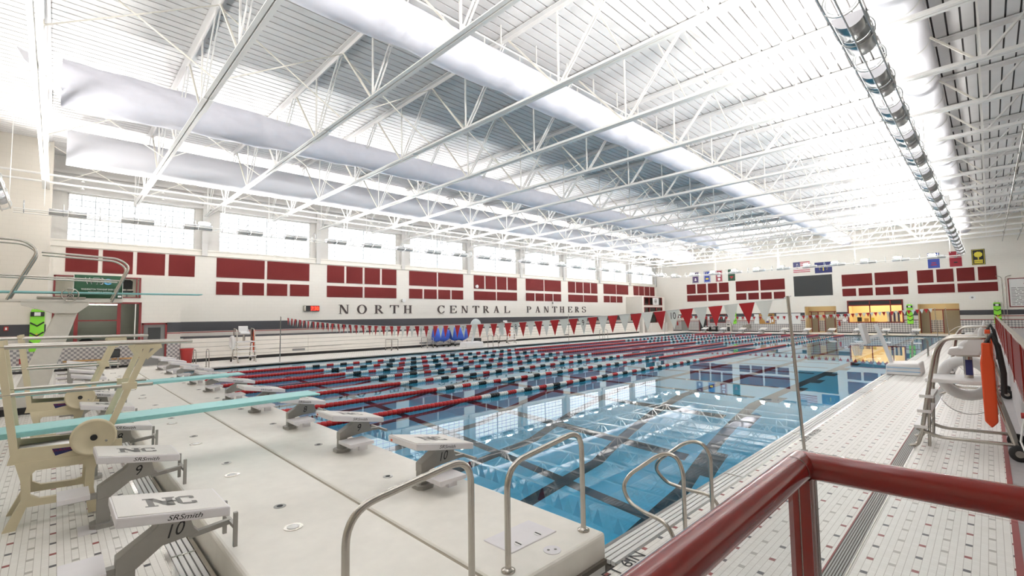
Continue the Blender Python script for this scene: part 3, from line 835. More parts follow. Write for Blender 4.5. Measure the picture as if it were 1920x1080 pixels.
def rack(label, origin, rotz, length, hook):
    t = thing('light_rack', label, 'light rack', origin); t.rotation_euler = (0, 0, rotz)
    for a in (-150, -90, -30):
        ca, sa = math.cos(math.radians(a)) * (RR + 0.012), math.sin(math.radians(a)) * (RR + 0.012)
        q = MB(); q.tube([(ca, 0, sa), (ca, length, sa)], 0.016 if hook else 0.022, 6); q.build('rack_rail', 'aluminium' if hook else 'white_steel', t)
    y = 0.3
    while y < length:
        put('rack_hoop', ring_me, t, (0, y, 0)); y += 1.2
    return t
ULS = {}
for _k, _w in UPLIGHT.items():
    ul = bpy.data.lights.new('uplight_beam', 'AREA'); ul.shape = 'RECTANGLE'; ul.size = 0.26; ul.size_y = 0.5; ul.energy = _w; ul.spread = math.radians(140); ul.color = (1.0, 0.975, 0.94)
    ULS[_k] = ul
def fixtures(origin, rotz, first, pitch, count, group, where, aim=-1):
    for k in range(count):
        t = thing('uplight', '%s uplight %s' % (ORD[k], where), 'ceiling light', origin, group)
        t.rotation_euler = (0, 0, rotz)
        t.location = Vector(origin) + Matrix.Rotation(rotz, 3, 'Z') @ Vector((0, first + pitch * k, 0))
        put('reflector_shell', sh_me if group.endswith('right rack') else sw_me, t); put('end_cap', cap_me, t, (0, -0.6, 0)); put('end_cap', cap_me, t, (0, 0.6, 0)); put('lamp', lamp_me, t)
        lo = bpy.data.objects.new('uplight_beam', ULS[group.split()[-2]]); COL.objects.link(lo); lo.parent = t; lo.location = (0, 0.28, 0.22); lo.rotation_euler = Vector((aim * math.sin(math.radians(46)), 0, math.cos(math.radians(46)))).to_track_quat('-Z', 'Y').to_euler()
rack('curved metal light rack hung along the right side of the pool', (-1.36, -1.2, RZ), 0, 55.8, True)
fixtures((-1.36, -1.2, RZ), 0, 1.4, 2.4, 23, 'uplights of the right rack', 'from the camera on the right-hand light rack')
rack('light rack hung in front of the clerestory windows', (-28.0, -1.4, RZ), 0, 56.3, False)
fixtures((-28.0, -1.4, RZ), 0, 1.65, 2.4, 23, 'uplights of the window rack', 'from the left on the rack before the windows', 1)
rack('light rack hung across the far end below the last truss', (-1.36, 54.9, RZ - 0.1), math.pi / 2, 26.6, False)
fixtures((-1.36, 54.9, RZ - 0.1), math.pi / 2, 1.6, 2.4, 11, 'uplights of the far rack', 'from the right on the rack across the far end')
rack('light rack bend at the near end leading off from the window rack', (-28.0, -1.7, RZ), -math.pi / 2, 26.6, False)
fixtures((-28.0, -1.7, RZ), -math.pi / 2, 1.8, 2.4, 11, 'uplights of the near rack', 'from the window wall on the near cross rack above the camera')
# rack hangers
hm = part_me(lambda q: q.box(-0.01, 0.01, -0.01, 0.01, 0.2, 1.34), 'white_steel')
hl = part_me(lambda q: q.box(-0.01, 0.01, -0.01, 0.01, 0.2, 3.72), 'white_steel')
for ob in [o for o in bpy.data.objects if o.name.startswith('light_rack')]:
    L_ = 26.0 if abs(ob.rotation_euler.z) > 1 else 55.0
    y = 0.7 if ob.location.x > -2 else 0.9
    while y < L_:
        for s in (-0.22, 0.22): put('rack_hanger', hl if abs(ob.rotation_euler.z) > 1 else hm, ob, (s, y, -0.05))
        y += 6.68
# speakers hung from the trusses
for j, (xx, yy, zz) in enumerate(((-1.7, 21.0, 8.0), (-1.5, 34.0, 8.0))):
    t = thing('ceiling_speaker', 'white wedge loudspeaker hung under the round duct, %s from the camera' % ORD[j], 'speaker', (xx, yy, zz))
    q = MB(); q.prism([(-0.35, -0.25), (0.35, -0.1), (0.3, 0.3), (-0.3, 0.3)], 'x', -0.35, 0.35); q.build('cabinet', 'plastic_white', t)
    q = MB(); q.hexa([(-0.3, -0.37, -0.24), (0.3, -0.37, -0.24), (0.3, 0.33, -0.125), (-0.3, 0.33, -0.125), (-0.3, -0.35, -0.20), (0.3, -0.35, -0.20), (0.3, 0.33, -0.09), (-0.3, 0.33, -0.09)]); q.build('grille', 'steel_dark', t)
    q = MB(); q.tube([(0, 0, 0.3), (0, 0, 0.45)], 0.03, 8); q.build('bracket', 'white_steel', t)
# ------------------------------------------------------------------ movable bulkhead
bk = thing('bulkhead', 'long cream movable bulkhead across the near end of the pool', 'bulkhead', (0, 0, 0))
for ya, yb in ((1.10, 2.37), (2.395, 3.62)):
    m = MB(); m.box(-26.1, -2.53, ya, yb, -0.9, 0.235); bevel(m.build('deck_half', 'bulkhead', bk), 0.035, 3)
m = MB(); m.box(-26.0, -2.6, 2.36, 2.40, -0.5, 0.215); m.build('joint_strip', 'joint', bk)
m = MB(); m.box(-2.6, -2.50, 1.2, 3.58, -0.02, 0.02); m.build('end_skirt', 'gap', bk)
def oval(mb, c, rx, ry, z0, z1, n=20):
    mb.prism([(c[0] + rx * math.cos(2 * math.pi * k / n), c[1] + ry * math.sin(2 * math.pi * k / n)) for k in range(n)], 'z', z0, z1)
for i in range(1, 11):
    x = lane_x(i)
    m = MB(); oval(m, (x, 1.67), 0.085, 0.085, 0.23, 0.241); c = m.build('socket_cover', 'steel', bk)
    m = MB(); oval(m, (x, 1.67), 0.055, 0.055, 0.2415, 0.244); m.build('cover_disc', 'print_white', c)
    if i < 10:
        m = MB(); oval(m, (x + LANE * 0.71, 1.75), 0.06, 0.06, 0.23, 0.240); c = m.build('anchor_socket', 'steel_dark', bk)
        m = MB(); oval(m, (x + LANE * 0.71, 1.75), 0.03, 0.03, 0.2405, 0.242); m.build('socket_hole', 'rubber', c)
        m = MB(); oval(m, (x + LANE * 0.71, 3.01), 0.06, 0.06, 0.23, 0.240); c = m.build('anchor_socket', 'steel_dark', bk)
        m = MB(); oval(m, (x + LANE * 0.71, 3.01), 0.03, 0.03, 0.2405, 0.242); m.build('socket_hole', 'rubber', c)
m = MB(); m.prism([(-3.20, 2.74), (-2.86, 2.75), (-2.85, 3.31), (-3.19, 3.30)], 'z', 0.225, 0.245); h = m.build('hatch', 'block_white', bk); bevel(h, 0.006)
for y in (2.90, 3.15):
    m = MB(); oval(m, (-2.93, y), 0.04, 0.032, 0.245, 0.248); k_ = m.build('hatch_latch', 'print_white', h)
    m = MB(); m.box(-2.965, -2.895, y - 0.006, y + 0.006, 0.248, 0.250); m.build('latch_slot', 'rubber', h)
m = MB(); oval(m, (-2.66, 3.03), 0.075, 0.075, 0.23, 0.240); c = m.build('round_plate', 'block_white', bk)
for dx, dy in ((-0.02, -0.025), (0.015, 0.025)):
    m = MB(); oval(m, (-2.66 + dx, 3.03 + dy), 0.012, 0.012, 0.240, 0.242, 8); m.build('plate_hole', 'print_grey', c)
m = MB(); oval(m, (-2.95, 1.62), 0.075, 0.075, 0.23, 0.240); m.build('round_plate', 'block_white', bk)

def flange(mb, c, r=0.055):
    mb.lathe([(r, 0), (r, 0.012), (r * 0.55, 0.022), (r * 0.42, 0.03)], c, 'z', 20)
def handrail(label, pts, feet, r=0.024, rad=0.14):
    t = thing('handrail', label, 'handrail', feet[0])
    o = Vector(feet[0])
    q = MB(); q.tube([Vector(p) - o for p in arc(pts, rad, 8)], r, 12); q.build('rail', 'steel', t)
    for f in feet:
        q = MB(); flange(q, Vector(f) - o); q.build('flange', 'steel', t)
    return t
handrail('stainless handrail on the bulkhead beside the pale hatch', [(-2.69, 2.55, 0.235), (-2.69, 2.55, 1.03), (-2.69, 3.50, 1.14), (-2.69, 3.50, 0.235)], [(-2.69, 2.55, 0.236), (-2.69, 3.50, 0.236)], rad=0.2)
handrail('stainless handrail on the near half of the bulkhead, cut by the lower picture edge', [(-2.69, 1.25, 0.235), (-2.69, 1.25, 1.06), (-2.69, 2.19, 1.18), (-2.69, 2.19, 0.235)], [(-2.69, 1.25, 0.236), (-2.69, 2.19, 0.236)], rad=0.2)
# grab rails of the recessed steps
A_ = [(-2.10, 4.28, 0), (-2.10, 4.28, 0.70), (-2.15, 4.28, 0.82), (-2.25, 4.28, 0.85), (-2.36, 4.27, 0.80), (-2.66, 4.24, 0.56), (-2.715, 4.2, 0.44), (-2.62, 4.16, 0.32), (-2.46, 4.12, 0.29), (-2.22, 4.10, 0.27), (-2.12, 4.08, 0.19), (-2.10, 4.08, 0)]
B_ = [(-2.12, 4.94, 0), (-2.12, 4.94, 0.70), (-2.18, 4.94, 0.81), (-2.29, 4.94, 0.83), (-2.41, 4.95, 0.78), (-2.73, 4.98, 0.53), (-2.79, 5.0, 0.41), (-2.68, 5.04, 0.28), (-2.46, 5.06, 0.25), (-2.21, 5.08, 0.25), (-2.12, 5.10, 0.16), (-2.10, 5.10, 0)]
handrail('looped stainless grab rail at the pool edge nearest the bulkhead', A_, [(-2.10, 4.28, 0.001), (-2.10, 4.08, 0.001)], 0.02, 0.07)
handrail('looped stainless grab rail at the pool edge, further from the bulkhead of the pair', B_, [(-2.12, 4.94, 0.001), (-2.10, 5.10, 0.001)], 0.02, 0.07)

# ------------------------------------------------------------------ starting blocks
def nc_print(par, cx, cy, z0, z1, sx, sy):
    """interlocked block N and C lying on the sloping top, read from the right-hand side"""
    sl = (z1 - z0) / (2 * sy)
    def Q(u, v): y = cy - 0.17 + 0.34 * u; return (cx + 0.115 - 0.23 * v, y, z0 + sl * (y - cy + sy) + 0.005)
    polys = [[(0.0, 0.0), (0.24, 0.0), (0.24, 0.12), (0.18, 0.12), (0.18, 0.8), (0.22, 0.88), (0.22, 1.0), (0.0, 1.0), (0.0, 0.88), (0.06, 0.88), (0.06, 0.12), (0.0, 0.12)],
             [(0.06, 1.0), (0.22, 1.0), (0.56, 0.0), (0.40, 0.0)], [(0.40, 0.0), (0.56, 0.0), (0.56, 0.88), (0.62, 0.88), (0.62, 1.0), (0.38, 1.0), (0.38, 0.88), (0.44, 0.88)],
             [(0.30, 0.42), (0.66, 0.42), (0.66, 0.58), (0.30, 0.58)], [(0.62, 0.2), (0.72, 0.02), (0.72, 0.98), (0.62, 0.8)], [(0.72, 0.02), (0.94, 0.02), (1.0, 0.10), (1.0, 0.32), (0.90, 0.32), (0.90, 0.18), (0.72, 0.18)], [(0.72, 0.82), (0.90, 0.82), (0.90, 0.66), (1.0, 0.66), (1.0, 0.90), (0.94, 0.98), (0.72, 0.98)]]
    q = MB()
    for p in polys: q.add([Q(*c) for c in p], [tuple(range(len(p)))])
    stuff(q.build('monogram', 'print_grey', par))
def block_geo(kind):
    """origin at the foot, diver faces +Y. returns list of (name, mesh)"""
    out = []
    def add(nm, fn, mt):
        q = MB(); fn(q); me = q.mesh(nm); me.materials.append(MATS[mt]); out.append((nm, me))
    if kind == 'deck': ya, yb, za, zb, hz = -0.09, 0.63, 0.80, 0.68, 0.40
    else: ya, yb, za, zb, hz = -0.28, 0.52, 0.595, 0.455, 0.22
    T = 0.075
    def slab(q, dx=0.30, t0=0.0, t1=T, e=0.0):
        q.hexa([(-dx, ya + e, za - t1), (dx, ya + e, za - t1), (dx, yb - e, zb - t1), (-dx, yb - e, zb - t1), (-dx, ya + e, za - t0), (dx, ya + e, za - t0), (dx, yb - e, zb - t0), (-dx, yb - e, zb - t0)])
    add('platform', lambda q: slab(q), 'block_white')
    add('grip_surface', lambda q: slab(q, 0.285, -0.003, 0.001, 0.015), 'block_top')
    add('base_plate', lambda q: q.prism([(0.11 * math.cos(math.pi / 4 + math.pi / 2 * k + s) * 1.15, 0.11 * math.sin(math.pi / 4 + math.pi / 2 * k + s) * 1.15) for k in range(4) for s in (-0.25, 0.25)], 'z', 0, 0.045), 'block_grey')
    add('post', lambda q: q.box(-0.05, 0.05, -0.058, 0.058, 0.04, hz), 'block_grey')
    def zu(y): return za - T + (zb - za) * (y - ya) / (yb - ya)
    if kind == 'deck':
        poly = [(-0.06, 0.29), (0.06, 0.31), (0.22, 0.43), (0.47, 0.455), (0.43, 0.50), (0.41, 0.56), (0.40, zu(0.40)), (0.19, zu(0.19)), (0.19, 0.60), (0.15, 0.56), (-0.06, 0.42)]
    else:
        poly = [(-0.06, 0.18), (0.06, 0.19), (0.20, 0.215), (0.47, 0.23), (0.43, 0.28), (0.41, 0.34), (0.40, zu(0.40)), (0.15, zu(0.15)), (0.15, 0.40), (-0.06, 0.28)]
    add('pedestal', lambda q: q.prism(poly, 'x', -0.06, 0.06), 'block_grey')
    if kind == 'deck':
        add('step_arm', lambda q: q.bar((0, -0.03, 0.33), (0, -0.32, 0.33), 0.07, 0.05), 'block_grey')
        add('step', lambda q: q.box(-0.20, 0.20, -0.37, -0.12, 0.355, 0.40), 'block_white')
        add('grip_arm', lambda q: q.bar((0, 0.40, 0.43), (0, 0.70, 0.46), 0.05, 0.04), 'block_grey')
        add('grip_bar', lambda q: q.bar((-0.17, 0.70, 0.46), (0.17, 0.70, 0.46), 0.03, 0.03), 'block_grey')
        for s in (-0.17, 0.17): add('grip_handle', lambda q: q.bar((s, 0.70, 0.30), (s, 0.70, 0.58), 0.03, 0.03), 'block_grey')
    else:
        add('step', lambda q: q.box(0.10, 0.48, -0.10, 0.26, 0.145, 0.19), 'block_white')
        add('step_bracket', lambda q: (q.box(0.05, 0.40, -0.03, 0.03, 0.10, 0.145), q.box(0.30, 0.36, 0.10, 0.22, 0.05, 0.145)), 'block_white')
        add('grip_arm', lambda q: q.bar((0, 0.42, 0.245), (0, 0.60, 0.235), 0.05, 0.035), 'block_grey')
        add('grip_bar', lambda q: q.bar((-0.24, 0.60, 0.235), (0.24, 0.60, 0.235), 0.03, 0.03), 'block_grey')
    return out
DECKB, BULKB = block_geo('deck'), block_geo('bulk')
def starting_block(kind, i, loc, rotz, label, group, prints):
    t = thing('starting_block', label, 'starting block', loc, group); t.rotation_euler = (0, 0, rotz)
    geo = DECKB if kind == 'deck' else BULKB
    pl = None; pd = None
    for nm, me in geo:
        o = put(nm, me, t)
        if nm == 'platform': pl = bevel(o, 0.012)
        if nm == 'pedestal': pd = bevel(o, 0.006)
    if kind == 'deck': ya, yb, za, zb = -0.09, 0.63, 0.80, 0.68
    else: ya, yb, za, zb = -0.28, 0.52, 0.595, 0.455
    if prints:
        cy = (ya + yb) / 2
        nc_print(pl, 0.0, cy, za, zb, 0.3, (yb - ya) / 2)
        sl = (zb - za) / (yb - ya)
        y0_ = ya + 0.30; d = 0.22
        lettering('maker_name', 'SRSmith', (0.302, y0_, za + sl * (y0_ - ya) - 0.055), (0, d, sl * d), (0, 0, 0.038), 'print_black', pl, 0.08)
        n0 = (0.0615, 0.25, 0.475) if kind == 'deck' else (0.0615, 0.20, 0.255)
        w_ = (0.10 if i == 10 else 0.06)
        lettering('lane_number', str(i), n0, (0, w_, 0.012), (0, 0.0, 0.10), 'print_black', pd, 0.25)
        if kind != 'deck':
            q = MB(); q.box(-0.24, -0.20, ya - 0.001, ya + 0.002, za - 0.06, za - 0.035); q.build('warning_sticker', 'orange', pl)
    return t
for i in range(10, 0, -1):
    starting_block('deck', i, (lane_x(i), 0.44, 0), 0, ('%s starting block from the camera on the near tile deck' % ORD[10 - i] + (', marked %d' % i if i >= 8 else '')), 'starting blocks on the near deck', i >= 5)
    starting_block('bulk', i, (lane_x(i), 3.11, 0.235), 0, ('%s starting block from the handrails on the bulkhead' % ORD[10 - i] + (', marked %d' % i if i >= 8 else '')), 'starting blocks on the bulkhead', i >= 4)
for i in range(1, 11):
    starting_block('bulk', i, (lane_x(i), 55.85, 0), math.pi, '%s starting block from the left at the far end of the pool' % ORD[i - 1], 'starting blocks at the far end', False)

# ------------------------------------------------------------------ lane ropes
def floats(length, n, r=0.064, core=0.02):
    """a run of flanged discs along +Y"""
    q = MB(); p = length / n; prof = []
    for k in range(n):
        a = k * p
        prof += [(r * 0.66, a), (r * 0.92, a + p * 0.08), (r, a + p * 0.25), (r, a + p * 0.75), (r * 0.92, a + p * 0.92)]
    prof.append((r * 0.66, length))
    q.lathe(prof, (0, 0, 0), 'y', 10)
    return q
SEG = 0.34
def seg_me(mt):
    me = floats(SEG, 4).mesh('float_segment'); me.materials.append(MATS[mt]); return me
SEGM = {c: seg_me('float_' + c) for c in ('red', 'black', 'white')}
near_me = floats(8.55 - 3.72, 40).mesh('float_run'); near_me.materials.append(MATS['float_red'])
mid_me = floats(13.9, 60).mesh('float_run'); mid_me.materials.append(MATS['float_red'])
far_me = floats(54.9 - 50.3, 26).mesh('float_run'); far_me.materials.append(MATS['float_red'])
for j in range(1, 8):
    x = (lane_x(j) + lane_x(j + 1)) / 2
    t = thing('lane_rope', 'red, white and black lane rope, %s from the left of the pool' % ORD[j - 1], 'lane rope', (x, 3.64, -0.04), 'floating lane ropes')
    def at(y): return (0, y - 3.64, 0)
    q = MB(); q.tube([(0, 0, 0), (0, 51.58, 0)], 0.008, 6); q.build('cable', 'steel', t)
    put('float_run', near_me, t, at(3.72)); put('float_run', mid_me, t, at(22.5)); put('float_run', far_me, t, at(50.3))
    for s0, s1 in ((8.55, 22.5), (36.4, 50.3)):
        y = s0; k = 0; seq = ['white', 'black', 'white', 'red']
        while y < s1 - 0.2:
            put('float_segment', SEGM[seq[k % 4]], t, at(y)); y += SEG; k += 1

# ------------------------------------------------------------------ backstroke flags
def pennant_me(mt, w=0.262, h=0.37):
    q = MB(); q.prism([(-w / 2, 0), (0, -h), (w / 2, 0)], 'y', -0.002, 0.002); me = q.mesh('pennant'); me.materials.append(MATS[mt]); return me
PR, PW = pennant_me('pennant_red'), pennant_me('pennant_white')
def flag_string(label, y, xa, za, xb, zb, zmid, numbered, pitch=0.272):
    t = thing('pennant_string', label, 'pennants', (xa, y, za))
    def zz(x):
        u = (x - xa) / (xb - xa)
        base = za + (zb - za) * u
        lin = (za + zb) / 2
        return base - (lin - zmid) * 4 * u * (1 - u)
    pts = [(x_ - xa, 0, zz(x_) - za) for x_ in [xa + (xb - xa) * k / 40 for k in range(41)]]
    q = MB(); q.tube(pts, 0.006, 6); q.build('cord', 'print_white', t)
    x = xb - 0.35; k = 0; used = set()
    while x > xa + 0.6:
        red = k % 2 == 1
        o = put('pennant', PR if red else PW, t, (x - xa, random.uniform(-0.02, 0.02), zz(x) - za - 0.005))
        sl = math.atan((zz(x + 0.1) - zz(x - 0.1)) / 0.2)
        o.rotation_euler = (random.uniform(-0.12, 0.12), -sl * 0.8, random.uniform(-0.06, 0.06))
        if numbered and not red:
            i = round(10 - (LANE10 - x) / LANE)
            if 1 <= i <= 10 and abs(lane_x(i) + 0.45 - x) < 0.30 and i not in used:
                used.add(i); w_ = 0.10 if i == 10 else 0.065
                lettering('lane_number', str(i), (-w_ / 2, -0.004, -0.17), (w_, 0, 0), (0, 0, 0.13), 'print_black', o)
                lettering('lane_number', str(i), (w_ / 2, 0.004, -0.17), (-w_, 0, 0), (0, 0, 0.13), 'print_black', o)
        x -= pitch; k += 1
    return t
flag_string('numbered red and white backstroke pennants strung across the near half of the pool', 8.55, -25.9, 2.36, -2.30, 2.42, 1.93, True)
flag_string('small red and white backstroke pennants strung across the far end', 50.5, -26.0, 2.15, -2.95, 2.40, 1.88, False)
def stanchion(label, base, top, r=0.024):
    t = thing('flag_pole', label, 'pole', base); b = Vector(base); o = Vector(top) - b
    q = MB(); q.tube([(0, 0, 0), o], r, 12); q.build('pole', 'steel', t)
    q = MB(); q.lathe([(0.05, 0), (0.05, 0.012), (0.03, 0.02)], (0, 0, 0.001), 'z', 16); q.build('deck_socket', 'steel_dark', t)
    q = MB(); q.tube([o + Vector((-0.05, 0, -0.03)), o + Vector((0.05, 0, 0.0))], 0.012, 8); q.build('cord_clip', 'print_white', t)
stanchion('tall stainless flag pole leaning beside the red rail corner', (-2.17, 8.57, 0), (-2.29, 8.55, 2.46))
stanchion('tall stainless flag pole on the left deck holding the near pennants', (-26.5, 8.6, 0), (-26.3, 8.55, 2.40))
stanchion('far flag pole at the right pool edge, left of two', (-2.97, 50.5, -0.05), (-3.05, 50.5, 2.42))
stanchion('far flag pole at the right pool edge, right of two', (-2.30, 50.5, 0), (-2.42, 50.5, 2.42))
stanchion('far flag pole on the left deck', (-26.4, 50.5, 0), (-26.2, 50.5, 2.3))
stanchion('thin pole on the left deck before the ninth pennant number', (-26.5, 33.0, 0), (-26.5, 33.0, 2.4), 0.02)

# ------------------------------------------------------------------ deck markings
def marking(label, txt, o, ux, uy):
    """each painted letter is a part of its own"""
    t = thing('deck_marking', label, 'marking', o)
    vs, fs = glyph(txt); ux, uy = Vector(ux), Vector(uy)
    par = list(range(len(vs)))
    def find(i):
        while par[i] != i: i = par[i]
        return i
    for f in fs:
        for k in f[1:]: par[find(k)] = find(f[0])
    grp = {}
    for f in fs: grp.setdefault(find(f[0]), []).append(f)
    for g_ in grp.values():
        q = MB(); ids = sorted({i for f in g_ for i in f}); mp = {i: n for n, i in enumerate(ids)}
        q.add([ux * vs[i][0] + uy * vs[i][1] for i in ids], [tuple(mp[i] for i in f) for f in g_]); q.build('letter', 'print_black', t)
marking('black depth marking FT 6IN on the deck beside the bulkhead corner', 'FT 6IN', (-2.30, 3.36, 0.003), (0.0, 0.55, 0), (-0.115, 0, 0))
marking('black DEEP WATER lettering on the deck beside the leaning flag pole', 'DEEP WATER', (-2.29, 9.15, 0.003), (0.0, 1.15, 0), (-0.105, 0, 0))

# ------------------------------------------------------------------ springboards
def board_stand(label_b, label_s, X, wheel_mark=True):
    """one-metre springboard stand: X is the centre line"""
    t = thing('diving_stand', label_s, 'diving stand', (X, 0, 0))
    for sx in (0.31, -0.31):
        a, b = sx - 0.035, sx + 0.035
        # openwork cast end frame: legs, arched foot rail, cross rail
        q = MB()
        q.prism([(-0.33, 0.0), (-0.23, 0.0), (-0.13, 0.30), (-0.14, 0.55), (-0.08, 0.62), (-0.26, 0.70), (-0.21, 0.5), (-0.20, 0.30)], 'x', a, b)
        q.build('leg', 'cream', t)
        q = MB()
        q.prism([(0.34, 0.02), (0.43, 0.02), (0.38, 0.30), (0.385, 0.5), (0.43, 0.68), (0.24, 0.62), (0.31, 0.54), (0.30, 0.30)], 'x', a, b)
        q.build('leg', 'cream', t)
        q = MB(); q.prism([(-0.16, 0.60), (0.33, 0.58), (0.42, 0.68), (-0.26, 0.70)], 'x', a + 0.003, b - 0.003); q.build('frame_head', 'cream', t)
        q = MB(); q.prism([(-0.16, 0.22), (0.33, 0.20), (0.36, 0.30), (0.24, 0.27), (-0.06, 0.29), (-0.16, 0.36)], 'x', a + 0.005, b - 0.005); q.build('frame_stretcher', 'cream', t)
        # long side beam carrying the fulcrum track
        q = MB(); q.prism([(-0.32, 0.69), (0.62, 0.65), (0.62, 0.80), (-0.28, 0.85)], 'x', sx - 0.02, sx + 0.02); bm = q.build('side_beam', 'cream', t)
        s = 1 if sx > 0 else -1
        if sx > 0:
            q = MB(); q.add([(sx + 0.021, 0.02, 0.80), (sx + 0.021, 0.22, 0.79), (sx + 0.021, 0.21, 0.755), (sx + 0.021, 0.12, 0.735), (sx + 0.021, 0.05, 0.72)], [(0, 4, 3, 2, 1)]); q.build('maker_badge', 'flag_navy', bm)
            lettering('maker_name', 'DURAFIRM', (sx + 0.0225, 0.03, 0.765), (0, 0.18, -0.004), (0, 0, 0.026), 'banner_red', bm)
        # guard rail posts
        yy = 0.36
        q = MB(); q.bar((sx, 0.42, 0.72), (sx, 0.83, 1.86), 0.042, 0.062, (0, 1, 0)); q.build('rail_post', 'cream', t)
        q = MB(); q.prism([(0.70, 1.86), (0.98, 1.86), (0.97, 1.91), (0.72, 1.91)], 'x', sx - 0.03, sx + 0.03); q.bar((sx, 0.80, 1.74), (sx, 0.72, 1.88), 0.045); q.bar((sx, 0.82, 1.74), (sx, 0.95, 1.88), 0.045); q.build('rail_saddle', 'cream', t)
        q = MB(); q.bar((sx, -0.26, 0.74), (sx, -0.42, 2.0), 0.042, 0.062, (0, 1, 0)); q.build('rail_post', 'cream', t)
        for z_, y1_ in ((1.93, 1.30), (1.42, 0.90)):
            q = MB(); q.tube([(sx + 0.0, -2.6, z_ + 0.02), (sx, y1_, z_)], 0.022, 10); q.build('guard_rail', 'steel', t)
        q = MB(); q.box(sx - 0.045, sx + 0.045, 0.60, 0.74, 1.38, 1.46); q.build('rail_clamp', 'cream', t)
    # rear section
    q = MB(); q.box(-0.33, 0.33, -1.9, -1.75, 0.0, 0.95); q.build('rear_support', 'cream', t)
    q = MB(); q.box(-0.30, 0.30, 0.30, 0.44, 0.86, 0.985); q.build('fulcrum', 'rubber', t)
    q = MB(); q.box(-0.29, 0.29, -0.25, 0.58, 0.74, 0.78); q.build('fulcrum_track', 'steel_dark', t)
    # big adjusting wheel on the pool side
    q = MB(); q.lathe([(0.03, -0.03), (0.195, -0.03), (0.205, -0.02), (0.205, 0.02), (0.185, 0.03), (0.178, 0.022), (0.03, 0.010)], (0.385, 0.36, 0.875), 'x', 40); w_ = q.build('adjusting_wheel', 'cream', t)
    q = MB(); q.disc((0.42, 0.36, 0.875), 0.032, 0.03, 'x', 16); q.build('wheel_hub', 'rubber', w_)
    q = MB(); q.disc((0.41, 0.47, 0.82), 0.012, 0.02, 'x', 10); q.build('wheel_pin', 'steel_dark', w_)
    q = MB(); q.tube([(-0.33, 0.36, 0.875), (0.40, 0.36, 0.875)], 0.03, 10); q.build('axle', 'steel_dark', t)
    bd = thing('springboard', label_b, 'diving board', (X, 0, 0))
    q = MB(); q.hexa([(-0.26, -1.88, 0.955), (0.26, -1.88, 0.955), (0.25, 3.02, 1.005), (-0.25, 3.02, 1.005), (-0.26, -1.88, 1.01), (0.26, -1.88, 1.01), (0.25, 3.02, 1.03), (-0.25, 3.02, 1.03)])
    bevel(q.build('board', 'teal', bd), 0.008)
    for s in (-1, 1):
        q = MB(); q.hexa([(s * 0.262 - 0.006, -1.8, 0.945), (s * 0.262 + 0.006, -1.8, 0.945), (s * 0.252 + 0.006, 2.7, 0.985), (s * 0.252 - 0.006, 2.7, 0.985), (s * 0.262 - 0.006, -1.8, 0.99), (s * 0.262 + 0.006, -1.8, 0.99), (s * 0.252 + 0.006, 2.7, 1.012), (s * 0.252 - 0.006, 2.7, 1.012)]); q.build('edge_rib', 'teal', bd)
board_stand('pale teal one-metre springboard nearest the camera, reaching over the bulkhead', 'cream springboard stand with big adjusting wheel nearest the camera', -7.68)
board_stand('pale teal one-metre springboard behind the nearest one', 'cream springboard stand with guard rails behind the nearest one', -11.75)

# ------------------------------------------------------------------ three-metre tower
X3 = -16.8
t = thing('diving_tower', 'white slanting three-metre diving tower with steel guard rails', 'diving tower', (X3, 0, 0))
q = MB(); w0, w1 = 0.26, 0.2
q.hexa([(-w0, -0.85, 0), (w0, -0.85, 0), (w0, -0.25, 0), (-w0, -0.25, 0), (-w1, 0.0, 2.5), (w1, 0.0, 2.5), (w1, 0.42, 2.5), (-w1, 0.42, 2.5)]); bevel(q.build('pylon', 'concrete_white', t), 0.03)
q = MB(); q.prism([(-0.62, 2.74), (0.62, 2.74), (0.62, 2.66), (0.40, 2.45), (-0.02, 2.45), (-0.62, 2.66)], 'x', -0.32, 0.32); q.build('pylon_head', 'concrete_white', t)
q = MB(); q.box(-0.34, 0.34, -2.8, 1.30, 2.74, 2.80); q.build('deck_plate', 'concrete_white', t)
q = MB(); q.box(-0.33, 0.33, -0.9, -0.1, 0.0, 0.16); q.build('plinth', 'rubber', t)
for s in (-0.36, 0.36):
    q = MB(); q.tube(arc([(s, 1.06, 2.74), (s, 1.42, 3.72), (s, 1.18, 3.92), (s, -0.30, 3.98)], 0.2, 8), 0.028, 10); q.build('guard_rail', 'steel', t)
    q = MB(); q.tube(arc([(s, -0.85, 2.78), (s, -0.36, 4.02), (s, -0.62, 4.24), (s, -2.8, 4.28)], 0.2, 8), 0.028, 10); q.build('guard_rail', 'steel', t)
    q = MB(); q.tube([(s, 1.22, 3.32), (s, -2.8, 3.42)], 0.022, 10); q.build('mid_rail', 'steel', t)
q = MB(); q.box(-0.29, 0.29, -0.35, 0.55, 2.82, 2.87); q.build('fulcrum_frame', 'steel', t)
q = MB(); q.tube([(-0.26, 0.25, 2.90), (0.26, 0.25, 2.90)], 0.05, 12); q.build('fulcrum_roller', 'rubber', t)
q = MB(); q.torus((0.42, 0.25, 2.92), 0.16, 0.014, 'x', 28, 8)
for k in range(6):
    a = math.pi * k / 3; q.bar((0.42, 0.25, 2.92), (0.42, 0.25 + 0.16 * math.cos(a), 2.92 + 0.16 * math.sin(a)), 0.014)
q.build('adjusting_wheel', 'steel', t)
bd = thing('springboard', 'pale teal three-metre springboard on the white tower', 'diving board', (X3, 0, 0))
q = MB(); q.hexa([(-0.25, -2.0, 2.95), (0.25, -2.0, 2.95), (0.25, 3.15, 2.985), (-0.25, 3.15, 2.985), (-0.25, -2.0, 3.0), (0.25, -2.0, 3.0), (0.25, 3.15, 3.01), (-0.25, 3.15, 3.01)]); bevel(q.build('board', 'teal', bd), 0.008)

